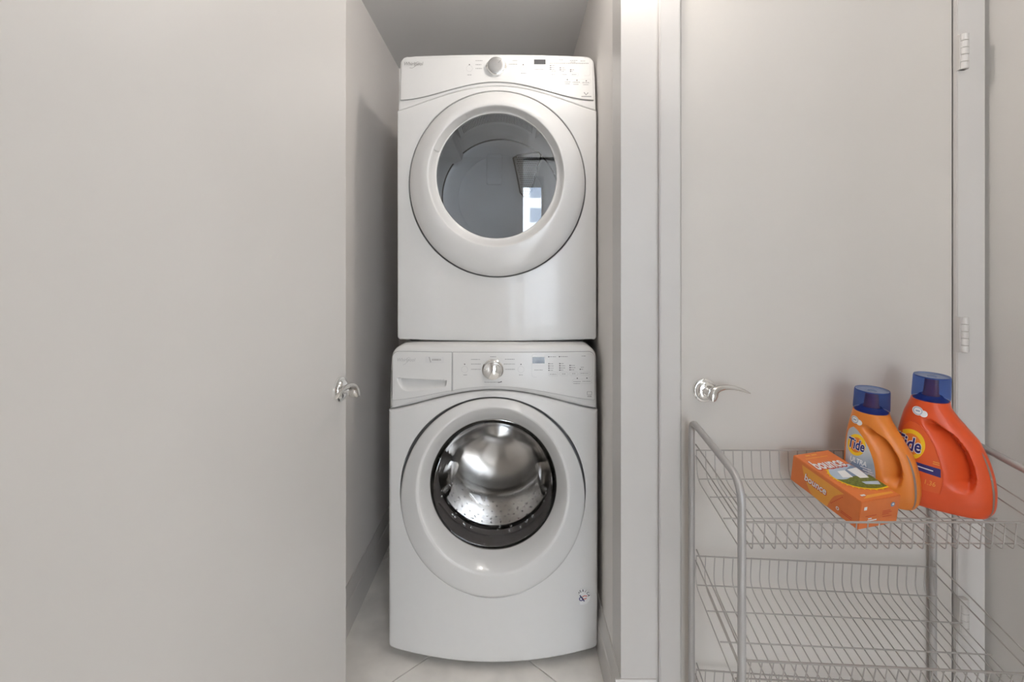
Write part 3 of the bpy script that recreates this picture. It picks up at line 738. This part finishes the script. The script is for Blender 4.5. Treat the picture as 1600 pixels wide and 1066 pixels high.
for ang in (90, 210, 330):
    a = math.radians(ang); ca, sa = math.cos(a), math.sin(a); R = []
    for y_, s_ in ((0.19, 0.3), (0.22, 1), (0.44, 1), (0.48, 0.4)):
        R.append([(GC.x + ca * (0.253 - h_ * s_) - sa * t_, GC.y + y_, GC.z + sa * (0.253 - h_ * s_) + ca * t_) for t_, h_ in ((-0.04, 0), (-0.022, 0.035), (-0.008, 0.05), (0.008, 0.05), (0.022, 0.035), (0.04, 0))])
    obj('paddle', MB().rings(R, close=False), M['steel'], wash)
# water drops left on the inside of the bowl
rnd = random.Random(5); dm = MB()
for k in range(46):
    a = math.radians(rnd.uniform(195, 345)); t = rnd.uniform(0.0, 1.0)
    rr = GR * (0.74 + 0.18 * t); yy = 0.119 - 0.066 * t
    dm.lathe([(0.0005, 0.0035), (0.0022, 0.0028), (0.0034, 0.001), (0.0037, 0)], (GC.x + rr * math.cos(a), GC.y + yy, GC.z + rr * math.sin(a)), 'Y', 8)
o = obj('water_drop', dm, M['wglass'], wash, smooth=60); o['kind'] = 'stuff'
# knob, display, prints
knob(wash, sw, 770, 578, 14.3, 0.024, 0.30, fW, M['chrome'], mark=False)
decal('brand_lettering', join2([ptext('Whirlpool', 634, 562.5, 7.8, 0.08, 0.25, 0.88), ribbon2([(629.5, 570.5), (633, 569), (638, 563.5), (641, 559.5), (638.5, 558.5), (634, 562)], 0.7)]), ww, M['inklight'], drawer)
decal('drawer_badge', rect2(664.5, 557.5, 693.5, 567.5, 5, 2), ww, mat('badge_tint', (0.70, 0.695, 0.69), 0.3), drawer)
decal('badge_mark', join2([ribbon2([(670.5, 557.8), (673, 566.5)], 1.4), bars([(675, 562.3, 689)], 3.0)]), solver(fW, -0.0020), M['silverlogo'], drawer)
decal('display', rect2(832, 558, 851, 568, 4, 2), ww, M['display'], console_w)
prints = [circ(726, 577.5, 5.2, 0.45), circ(814, 577.5, 5.2, 0.45), outline(831, 553.5, 926, 589.5, 4, 0.4), outline(857, 581.5, 872, 587.5, 2.4, 0.4), outline(874.5, 581.5, 887.5, 587.2, 2.4, 0.4), outline(890, 581.3, 903, 587, 2.4, 0.4), outline(905.5, 581, 922, 586.5, 2.4, 0.4), outline(894.5, 592.5, 924.5, 599.5, 2.5, 0.35)]
for p_ in prints: decal('button_outline', p_, ww, M['inklight'], console_w)
rows = [(736, 561.8, 750), (736, 569, 751), (736, 577.2, 752), (789, 561.5, 804), (787, 569, 804.5), (789, 577.2, 804.5), (766, 557.5, 775), (724, 586, 730), (811, 586, 818), (835, 578.3, 848), (858, 557.6, 869), (875, 557.4, 887), (909, 556.5, 915),
        (859, 568.5, 864), (859, 572, 865), (859, 575.4, 865), (859, 578.8, 865), (875.5, 568.3, 881), (875.5, 571.7, 883), (875.5, 575.1, 883), (875.5, 578.5, 880), (891.5, 571.2, 898), (891.5, 574.6, 899), (891.5, 578, 897), (907.5, 574, 912), (907.5, 577.2, 911),
        (859, 585, 870), (878, 584.5, 884), (894, 584, 900), (907, 583.5, 919), (896, 596.5, 908), (910, 596, 923), (896, 599.5, 906), (757, 597.4, 784)]
STUFF = decal('small_print', bars(rows, 1.0), ww, M['ink'], console_w); STUFF['kind'] = 'stuff'
dots = [ell2(a, b, 0.95, 0.95, 8, rings=1) for a, b in ((726, 569.3), (814, 569.5), (902, 591.3), (917, 591), (857.3, 557.7), (874, 557.5), (857.6, 568.5), (857.6, 572), (857.6, 575.4), (857.6, 578.8), (874.6, 568.3), (874.6, 571.7), (874.6, 575.1), (874.6, 578.5), (890.6, 571.2), (890.6, 574.6), (890.6, 578), (906.6, 577.2))]
dots += [ribbon2([(778, 597.8), (781, 597.6), (784, 596.2)], 1.2)]
STUFF = decal('indicator', join2(dots), ww, M['inkdark'], console_w); STUFF['kind'] = 'stuff'
decal('corner_mark', join2([outline(917.5, 612, 924.5, 617, 0.5, 0.6), bars([(918, 619.5, 925)], 1.6)]), ww, M['ink'], console_w)
# round sticker at the lower right of the front
sk = solver(fW, -0.002); c = sk(910, 933)
st = obj('round_sticker', MB().lathe([(0.0255, 0.0012), (0.0255, 0.0), (0.0248, -0.0008), (0.0004, -0.0008)], (c.x, c.y + 0.0005, c.z), 'Y', 40, False, True), M['paper'], wash)
s3 = lambda a, b: px(a, b, c.y - 0.0012) 
L = []
for k, ch in enumerate('AMERICA'):
    a = math.radians(168 - k * 26); L.append(ptext(ch, 911 + 9.0 * math.cos(a), 932.5 - 9.0 * math.sin(a), 5.0, 0.15, 0, 0.9, math.pi / 2 - a if False else -(a - math.pi / 2)))
decal('sticker_lettering', join2(L), s3, M['inkdark'], st)
decal('sticker_emblem', join2([circ(908, 936.3, 3.3, 1.3, 20), ribbon2([(906, 930.5), (909.5, 935), (913, 939.8)], 1.7)]), s3, M['navy'], st)
decal('sticker_stripes', join2([ribbon2([(910, 933), (913, 931.2), (917.5, 931.8)], 1.1), ribbon2([(911.5, 936.3), (914.5, 936), (916.5, 934.6)], 1.1)]), s3, M['redp'], st)

# ================================================================== wire cart
cart = thing('wire_cart', 'grey three-tier wire basket cart standing before the closed door', 'cart', (0.80, 1.14, 0))
def fillet(pts, rads, n=8):
    out = [Vector(pts[0])]
    for i in range(1, len(pts) - 1):
        p, a, b = Vector(pts[i]), Vector(pts[i - 1]), Vector(pts[i + 1]); r = rads[i - 1]
        d1_, d2_ = (a - p).normalized(), (b - p).normalized()
        s, e = p + d1_ * r, p + d2_ * r
        for k in range(n + 1):
            t = k / n; out.append((1 - t) ** 2 * s + 2 * t * (1 - t) * p + t * t * e)
    out.append(Vector(pts[-1])); return out
CXL, CXR = 0.4755, 1.130
for X, YB, dz in ((CXL, 1.280, 0), (CXR, 1.297, -0.010)):
    YFr = 1.0
    pts = fillet([(X, YB, 0.012), (X, YB, 0.866 + dz), (X, YFr, 0.822 + dz), (X, YFr, 0.012)], (0.035, 0.055))
    ef = obj('end_frame', MB().tube(pts, 0.0083, 14), M['cart'], cart, smooth=60)
    for y in (YB, YFr):
        obj('foot_cap', MB().lathe([(0.011, 0.0), (0.0115, 0.004), (0.0105, 0.022), (0.0085, 0.024)], (X, y, 0), 'Z', 16, True, True), M['black'], ef)
def basket(h_back_rim, roll, pitch=0.0):
    """floor slopes forward; U-shaped wires run front to back under cross wires"""
    b = bpy.data.objects.new('basket', None); COL.objects.link(b); b.parent = cart; b.empty_display_size = 0.05
    x0, x1 = CXL + 0.012, CXR - 0.012
    b.location = (x0 - 0.80, 0, h_back_rim - 0.136 * math.sin(pitch)); b.rotation_euler = (pitch, roll, 0); b['_base'] = [0, 0, 0]
    Wd = x1 - x0; y = lambda Y: Y - 1.14
    zf = lambda Y: -0.072 - 0.19 * (1.268 - Y)                 # basket floor, relative to the back rim
    rw = 0.0013
    def cross(Y, z, r=0.0018):
        obj('wire', MB().tube([(0, y(Y), z), (Wd * .5, y(Y), z), (Wd, y(Y), z)], r, 6), M['wire'], b, smooth=60)
    cross(1.276, 0.0, 0.0021); cross(1.024, -0.061, 0.0026)
    for Y in (1.262, 1.190, 1.114, 1.036): cross(Y, zf(Y) + 0.003, 0.0018)
    for X in (0.0, Wd):
        for zb in (0.014, -0.016):
            obj('wire', MB().tube([(X, y(1.282), zb), (X, y(1.15), zb - 0.026), (X, y(1.022), zb - 0.052)], 0.0017, 6), M['wire'], b, smooth=60)
        for zb in (-0.016,):
            obj('hook', MB().tube([(X, y(1.020), zb - 0.052), (X + (0.006 if X == 0 else -0.006), y(1.016), zb - 0.058), (X, y(1.014), zb - 0.063)], 0.0017, 6), M['wire'], b, smooth=60)
    path = fillet([(0, y(1.278), 0.001), (0, y(1.274), zf(1.268) - 0.002), (0, y(1.029), zf(1.032) - 0.006), (0, y(1.0235), -0.061)], (0.032, 0.008), 6)
    src = obj('wire', MB().tube(path, rw, 6), M['wire'], b, smooth=60)
    n = 27
    for k in range(n):
        o = src if k == 0 else src.copy()
        if k: COL.objects.link(o)
        o.location.x = Wd * k / (n - 1)
    return b
basket(0.787, 0.0); basket(0.508, math.radians(2.7), math.radians(4)); basket(0.207, math.radians(4.0), math.radians(3))

# floor plane of the top basket, on which the goods stand
tilt = math.atan(0.19)
def floor_z(Y): return 0.787 - 0.072 - 0.19 * (1.268 - Y) + 0.005
def place(o, X, Y, yaw, lift=0.0, tilt=tilt):
    o.matrix_world = Matrix.Translation((X, Y, floor_z(Y) + lift)) @ Matrix.Rotation(tilt, 4, 'X') @ Matrix.Rotation(yaw, 4, 'Z')

# ---------------- detergent bottles
def bottle(name, label, H, sc, m, tabs, loc, yaw):
    uL, uR, bt, uh, ul, capc, capr, capv = tabs
    t = thing(name, label, 'detergent', (0, 0, 0)); t['_base'] = [0, 0, 0]
    nt_ = [(0, 2.6), (0.1, 2.9), (0.5, 2.7), (0.7, 2.3), (0.85, 2.0)]
    def sec(v): L, R_ = interp(uL, v) * sc, interp(uR, v) * sc; return (L + R_) / 2, (R_ - L) / 2, interp(bt, v) * sc, interp(nt_, v)
    def D(u, v):
        e = sstep(0.17, 0.27, v) * (1 - sstep(0.63, 0.70, v))
        if e <= 0: return 0
        l, h = interp(ul, v) * sc, interp(uh, v) * sc
        if u < l or h - l < 1e-4: return 0
        return 0.026 * sc * e * sstep(0, 1, (u - l) / (h - l) * 0.8) * (1 - sstep(h - 0.001 * sc, h + 0.006 * sc, u))
    N = 180; R = []
    vs = [0.0, 0.004, 0.012, 0.022] + [0.03 + (capv - 0.03) * k / 110 for k in range(111)]
    for i, v in enumerate(vs):
        uc, a, b, n = sec(v); k_ = (0.93, 0.965, 0.985, 0.996)[i] if i < 4 else 1.0; ring = []
        for k in range(N):
            an = 2 * math.pi * k / N; c, s = math.cos(an), math.sin(an)
            x = uc + k_ * a * math.copysign(abs(c) ** (2 / n), c); y = k_ * b * math.copysign(abs(s) ** (2 / n), s)
            if s < 0: y += D(x, v) * min(1, -s * 2.5)
            ring.append((x, y, v * H))
        R.append(ring)
    body = obj('bottle_body', MB().rings(R, True, True), m, t, smooth=60)
    def Sf(u, v, eps=0.0006):
        uc, a, b, n = sec(v); q_ = max(-0.999, min(0.999, (u - uc) / a))
        return (u, -b * (1 - abs(q_) ** n) ** (1 / n) + D(u, v) - eps, v * H)
    cc = capc * sc; cr = capr * sc; z0, z1 = (capv - 0.012) * H, H
    obj('neck', MB().lathe([(cr * 0.93, z0 - 0.004), (cr * 0.95, z0 + 0.004), (cr * 0.7, z0 + 0.010), (cr * 0.62, z0 + 0.014)], (cc, 0, 0), 'Z', 48, False, True), M['navy'], t)
    cap = obj('cap', MB().lathe([(cr * 0.99, z0 + 0.006), (cr * 1.03, z0 + 0.010), (cr * 1.03, z0 + 0.016), (cr * 1.0, z1 - 0.004), (cr * 0.97, z1), (cr * 0.93, z1 - 0.001)], (cc, 0, 0), 'Z', 72), M['cap'], t, smooth=40)
    obj('cap_top', MB().lathe([(cr * 0.935, z1 - 0.0005), (cr * 0.90, z1 - 0.0035), (cr * 0.30, z1 - 0.003), (cr * 0.25, z1 - 0.006), (0.0004, z1 - 0.006)], (cc, 0, 0), 'Z', 48, False, True), M['captop'], cap)
    obj('spout', MB().lathe([(cr * 0.50, z0 + 0.012), (cr * 0.42, z0 + 0.02), (cr * 0.36, z1 - 0.008)], (cc, 0, 0), 'Z', 28, False, True), M['capin'], t)
    sv, sf = [], []
    K = 24
    for k in range(K + 1):
        v = 0.03 + 0.47 * k / K; uc, a, b, n = sec(v)
        wdt = 0.0019 * sc * math.sin(math.pi * min(1, max(0.05, k / K))) ** 0.35
        for d in (-wdt, wdt):
            sv.append(Sf(uc + a * 0.90 + d, v, 0.0009))
    for k in range(K): sf.append((2 * k, 2 * k + 1, 2 * k + 3, 2 * k + 2))
    obj('level_strip', MB().add(sv, sf), M['strip'], t, smooth=60)
    return t, Sf, sec
small_tabs = ([(0, -.066), (.1, -.073), (.3, -.0755), (.5, -.0745), (.62, -.071), (.72, -.066), (.80, -.0625)],
              [(0, .069), (.06, .0755), (.15, .0775), (.3, .073), (.45, .061), (.6, .039), (.7, .0225), (.76, .0145), (.80, .0115)],
              [(0, .030), (.1, .0323), (.4, .0327), (.6, .0325), (.72, .0345), (.8, .0365)],
              [(.17, .031), (.22, .037), (.3, .0405), (.4, .0355), (.5, .0245), (.6, .005), (.66, -.019), (.70, -.03)],
              [(.17, -.004), (.22, -.003), (.3, -.005), (.4, -.011), (.5, -.021), (.6, -.035), (.66, -.042), (.70, -.046)], -0.0255, 0.0362, 0.80)
H1 = 0.268
b1, S1, sec1 = bottle('detergent_bottle', 'smaller light-orange detergent bottle with silver label, behind the carton', H1, 1.0, M['orange'], small_tabs, None, 0)
# silver label
def lab_edge(v): return interp([(.10, -.002), (.22, -.0045), (.3, -.0065), (.4, -.0125), (.5, -.0225), (.58, -.035), (.625, -.045), (.645, -.053)], v)
def lab_left(v): return interp([(.10, -.066), (.3, -.0695), (.5, -.069), (.58, -.067), (.62, -.063), (.645, -.055)], v)
v_, f_ = [], []; NV, NU = 30, 14
for j in range(NV + 1):
    v = 0.10 + 0.545 * j / NV
    for i in range(NU + 1): v_.append((lab_left(v) + (lab_edge(v) - lab_left(v)) * i / NU, v))
for j in range(NV):
    for i in range(NU): a = j * (NU + 1) + i; f_.append((a, a + 1, a + NU + 2, a + NU + 1))
lab1 = decal('label_sheet', (v_, f_), lambda a, b: S1(a, b, 0.0007), M['silver'], b1)
def onb(Sx, H, eps): return lambda a, b: Sx(a, b / H, eps)           # design in metres up the face
cu, cvz = -0.0465, 0.485 * H1
decal('roundel', ell2(cu, cvz, .0192, .0275, 48, rot=-0.15), onb(S1, H1, .0010), M['yellow'], lab1)
decal('roundel_centre', ell2(cu, cvz, .0130, .0195, 40, rot=-0.15), onb(S1, H1, .0013), M['orangep'], lab1)
def btext(s, cx, cz, size, bold=0.0, shear=0.0, sx=1, rot=0.0):
    return shift2(text_mesh(s, size, bold, shear), cx, cz, sx, 1, rot)
decal('name_outline', btext('Tide', cu, cvz, .0350, .0022, 0, .56, -.10), onb(S1, H1, .0016), M['paper'], lab1)
decal('name_lettering', btext('Tide', cu, cvz, .0350, .0009, 0, .56, -.10), onb(S1, H1, .0019), M['navy'], lab1)
decal('subtitle', btext('ULTRA', -.041, .335 * H1, .0175, .0004, 0, .66, -.12), onb(S1, H1, .0012), M['paper'], lab1)
mleft = join2([shift2(rect2(-.010, -.0010, .012, .0010, 5, 1), -.026 + .004 * k, (.295 - .022 * k) * H1, 1 - .1 * k, 1, -.12) for k in range(4)])
decal('small_print', mleft, onb(S1, H1, .0012), M['paper'], lab1)
decal('blue_patch', quad2([(-.058, .29 * H1), (-.02, .25 * H1), (-.022, .31 * H1), (-.05, .335 * H1)], 5, 3), onb(S1, H1, .0009), M['bluep'], lab1)  # slanted blue patch printed low on the label
def seal_(t, Sx, H, u, v, s):
    o = decal('round_seal', join2([ell2(u, v * H, .0092 * s, .0098 * s, 28), ell2(u + .010 * s, (v * H) - .004 * s, .0070 * s, .0075 * s, 24)]), onb(Sx, H, .0008), M['paper'], t)
    decal('seal_ring', join2([ell2(u, v * H, .0078 * s, .0083 * s, 28, r0=.86, rings=1), bars([], 1) if False else rect2(u - .0035 * s, v * H - .0012 * s, u + .0035 * s, v * H + .0012 * s)]), onb(Sx, H, .0011), M['bluep'], o)
seal_(b1, S1, H1, -.0525, .715, .95)
place(b1, 0.903, 1.188, math.radians(-46), -0.004, math.radians(4))

big_tabs = ([(0, -.062), (.1, -.070), (.3, -.0745), (.5, -.0745), (.6, -.071), (.70, -.066), (.78, -.059), (.82, -.056)],
            [(0, .071), (.06, .0785), (.12, .0805), (.25, .0785), (.4, .069), (.55, .052), (.65, .031), (.74, .013), (.79, .0065), (.82, .0055)],
            [(0, .0315), (.1, .034), (.4, .0345), (.6, .0335), (.72, .0315), (.82, .0302)],
            small_tabs[3], small_tabs[4], -0.025, 0.0300, 0.815)
H2 = 0.314
b2, S2, sec2 = bottle('detergent_bottle', 'larger red-orange detergent bottle at the right end of the cart', H2, 1.18, M['red'], big_tabs, None, 0)
k2 = 1.18
def lab2_edge(v): return k2 * interp([(.14, -.006), (.22, -.003), (.3, -.004), (.4, -.010), (.5, -.019), (.58, -.030), (.63, -.041), (.655, -.052)], v)
def lab2_left(v): return k2 * interp([(.14, -.060), (.3, -.068), (.5, -.069), (.6, -.066), (.655, -.056)], v)
v_ = []
for j in range(NV + 1):
    v = 0.14 + 0.505 * j / NV
    for i in range(NU + 1): v_.append((lab2_left(v) + (lab2_edge(v) - lab2_left(v)) * i / NU, v))
lab2 = decal('label_sheet', (v_, f_), lambda a, b: S2(a, b, 0.0007), mat('red_label', (0.74, 0.115, 0.025), 0.3), b2)
ep = [(lab2_edge(0.14 + 0.505 * j / 30), 0.14 + 0.505 * j / 30) for j in range(31)] + [(lab2_left(0.645 - 0.505 * j / 30), 0.645 - 0.505 * j / 30) for j in range(31)]
obj('label_rim', MB().tube([S2(u, v, 0.0002) for u, v in ep], 0.0013, 8), M['red'], lab2, smooth=60)
cu, cvz = -0.058 * k2, 0.47 * H2
decal('roundel', ell2(cu + .004, cvz, .0225 * k2, .0310 * k2, 48, rot=-.12), onb(S2, H2, .0011), M['yellow'], lab2)
decal('roundel_centre', ell2(cu + .004, cvz, .0160 * k2, .0225 * k2, 40, rot=-.12), onb(S2, H2, .0014), M['orangep'], lab2)
decal('name_outline', btext('Tide', cu, cvz, .0390 * k2, .0028, 0, .58, -.10), onb(S2, H2, .0017), M['paper'], lab2)
decal('name_lettering', btext('Tide', cu, cvz, .0390 * k2, .0010, 0, .58, -.10), onb(S2, H2, .0020), M['navy'], lab2)
bd = quad2([(-.062 * k2, .295 * H2), (-.006 * k2, .265 * H2), (-.007 * k2, .330 * H2), (-.062 * k2, .352 * H2)], 6, 3)
band = decal('blue_band', bd, onb(S2, H2, .0011), M['navy'], lab2)
decal('band_line', shift2(rect2(-.020, -.0011, .012, .0011, 5, 1), -.028 * k2, .309 * H2, 1, 1, -.13), onb(S2, H2, .0014), M['paper'], band)
decal('small_print', join2([shift2(rect2(-.006, -.001, .006, .001), -.014 * k2, z * H2, 1, 1, -.1) for z in (.375, .36)] + [btext('1.36', -.022 * k2, .205 * H2, .016, 0, 0, .8, -.1)]), onb(S2, H2, .0011), M['orangel'], lab2)
seal_(b2, S2, H2, -.046 * k2, .735, 1.05)
place(b2, 1.030, 1.162, math.radians(-36), -0.004, math.radians(4))

# ---------------- carton of dryer sheets lying flat
bx = thing('dryer_sheet_box', 'orange carton of dryer sheets lying flat on the top basket', 'box', (0, 0, 0))
bx['_base'] = [0, 0, 0]
BW, BL, BH = 0.108, 0.192, 0.069
place(bx, 0.797, 1.175, math.radians(13), 0.002)
ct = obj('carton', MB().box(-BW / 2, BW / 2, -BL / 2, BL / 2, 0, BH), M['carton'], bx, bevel=0.0012)
mi = bx.matrix_world.inverted()
def onplane(axis, val, eps):
    """picture direction -> point on one face of the carton, in the carton's own frame"""
    def f(a, b):
        o_, d_ = mi @ Vector((0, 0, CH)), (mi @ px(a, b, 1.0)) - (mi @ Vector((0, 0, CH)))
        t = (val + eps - o_[axis]) / d_[axis]; return tuple(o_ + d_ * t)
    return f
def face(axis, val, eps):
    if axis == 2: return lambda a, b: (a, b, val + eps)
    if axis == 1: return lambda a, b: (a, val + eps, b)
    return lambda a, b: (val + eps, a, b)
tp = lambda e: face(2, BH, e)
# printed scene on the top: pale sky, sheets on a line, green field, yellow arc
def smooth2(p, n=6):
    o_ = []
    for i in range(len(p) - 1):
        a, b, c, d = [p[max(0, min(len(p) - 1, i + k))] for k in (-1, 0, 1, 2)]
        for s in range(n):
            t = s / n; o_.append(tuple(.5 * (2 * b[k] + (c[k] - a[k]) * t + (2 * a[k] - 5 * b[k] + 4 * c[k] - d[k]) * t * t + (3 * b[k] - a[k] - 3 * c[k] + d[k]) * t ** 3) for k in (0, 1)))
    return o_ + [p[-1]]
tpx = onplane(2, BH, 0)
def T2(pts): return [tpx(a, b)[:2] for a, b in pts]
ap = smooth2(T2([(1292.8, 734), (1296, 742), (1306, 749.5), (1319, 755.5), (1335.7, 761), (1352.6, 763.8), (1371, 764.6), (1388, 761)]))
n = len(ap); e0, e1 = T2([(1296, 733.5), (1330, 724.5)])
up_ = [(e0[0] + (0.0492 - e0[0]) * (k / (n - 1)) ** 0.8, e0[1] + (e1[1] - e0[1]) * min(1, 1.5 * k / (n - 1))) for k in range(n)]
sky_ = decal('printed_sky', (ap + up_, [(k, k + 1, n + k + 1, n + k) for k in range(n - 1)]), tp(.0004), M['skyp'], ct)
g0 = T2([(1310, 747)])[0][1]
fld = ap[12:]; gtop = [(p[0], max(p[1], g0 - .006 + .003 * math.sin(p[0] * 110))) for p in fld]; n = len(fld)
decal('printed_field', (fld + gtop, [(k, k + 1, n + k + 1, n + k) for k in range(n - 1)]), tp(.0006), M['greenp'], sky_)
decal('printed_hill', quad2(T2([(1318, 737), (1330, 746), (1362, 747), (1330, 727)]), 2, 2), tp(.0005), M['bluep'], sky_)
for pts in ([(1308, 737), (1320, 735.5), (1333, 746.2), (1317, 747)], [(1323, 734.2), (1338, 731), (1358, 746.8), (1344, 747.5)]):
    decal('printed_sheet', quad2(T2(pts), 2, 2), tp(.0008), M['paper'], sky_)
decal('sheet_caption', quad2(T2([(1346, 753.2), (1372, 752), (1376, 757.5), (1353, 757)]), 2, 2), tp(.0008), M['skyp'], sky_)
decal('yellow_arc', ribbon2(ap, .0042), tp(.0009), M['yellow'], ct)
rays = []
for k in range(2, len(ap) - 2, 3):
    a, b = ap[k - 1], ap[k + 1]; d = math.hypot(b[0] - a[0], b[1] - a[1]); nx, ny = (b[1] - a[1]) / d, -(b[0] - a[0]) / d
    rays.append(([(a[0], a[1]), (b[0], b[1]), (ap[k][0] + nx * .006, ap[k][1] + ny * .006)], [(0, 1, 2)]))
decal('arc_rays', join2(rays), tp(.0007), M['yellow'], ct)
decal('name_outline', shift2(btext('bounce', 0, 0, .034, .0024, .12, .84, 0.0), -.004, .040, 1, 1.45), tp(.0006), M['redp'], ct)
decal('name_lettering', shift2(btext('bounce', 0, 0, .034, .0009, .12, .84, 0.0), -.0042, .0412, 1, 1.45), tp(.0011), M['paper'], ct)
decal('caption', join2([rect2(-.038, .0715, .028, .0738, 6), rect2(-.028, .082, -.014, .087), rect2(-.010, .082, .006, .087)]), tp(.0006), M['orangel'], ct)
decal('top_mark', join2([rect2(-.036, -.080, -.024, -.075)]), tp(.0006), M['paper'], ct)
decal('top_stripe', quad2([(-.040, -.088), (.046, -.086), (.046, -.080), (-.02, -.079)], 3, 1), tp(.0005), M['orangel'], ct)
# left long side: x = -BW/2, design coordinates (distance from the far end, height) read left to right
ls = lambda e: (lambda a, b: (-BW / 2 - e, BL / 2 - a, b))
decal('side_swoosh', (smooth2([(.030, .060), (.040, .036), (.060, .008), (.075, .001)], 4) + smooth2([(.150, .060), (.128, .040), (.118, .020), (.112, .001)], 4), [(k, k + 1, 13 + k + 1, 13 + k) for k in range(12)]), ls(.0004), M['orangel'], ct)
decal('side_outline', btext('bounce', .074, .034, .025, .0018, .1, .86, 0.0), ls(.0007), M['redp'], ct)
decal('side_lettering', btext('bounce', .0735, .0345, .025, .0006, .1, .86, 0.0), ls(.0010), M['paper'], ct)
decal('tear_line', join2([shift2(rect2(-.0018, -.0008, .0018, .0008), .122 + .0035 * k, .018 + .0045 * k, 1, 1, .9) for k in range(8)]), ls(.0008), M['redp'], ct)
decal('side_symbol', ell2(.139, .016, .0042, .0042, 20, r0=.55, rings=1), ls(.0008), M['paper'], ct)
decal('side_print', join2([rect2(.148, .016 - .004 * k, .176, .0175 - .004 * k) for k in range(2)]), ls(.0008), M['redp'], ct)
# near end: y = -BL/2
ne = lambda e: face(1, -BL / 2, -e)
decal('end_symbol', quad2([(-.045, .047), (-.037, .047), (-.037, .055), (-.045, .055)], 1, 1), ne(.0006), M['paper'], ct)
decal('end_print', join2([rect2(-.038, .030, -.008, .0315), rect2(.008, .036, .030, .0375), rect2(.008, .032, .034, .0335), rect2(.008, .028, .026, .0295), rect2(.010, .022, .036, .0232)]), ne(.0006), M['redp'], ct)
decal('end_caption', join2([rect2(-.030, .0225, -.020, .0255, 1), rect2(-.031, .0175, -.006, .0205, 1)]), ne(.0006), M['paper'], ct)
decal('end_badge', ell2(.034, .050, .0058, .0058, 24), ne(.0006), M['bluep'], ct)
decal('badge_oval', ell2(.0345, .0505, .0028, .0022, 14), ne(.0009), M['paper'], ct)  # small white oval printed on the badge

# ================================================================== outside the bedroom window
tw = thing('apartment_tower', 'pale apartment tower seen mirrored through the bedroom window', 'building', (4, -60, -12))
obj('facade', MB().box(-16, 20, -70, -60, -12, 22), M['facade'], tw)
mb = MB()
for i in range(12):
    for j in range(10):
        mb.box(-15 + i * 2.9, -13.2 + i * 2.9, -60.0, -59.9, -11 + j * 3.2, -9.2 + j * 3.2)
o = obj('window', mb, M['towerglass'], tw, smooth=0); o['kind'] = 'stuff'

for o in bpy.data.objects:
    if '_base' in o: del o['_base']
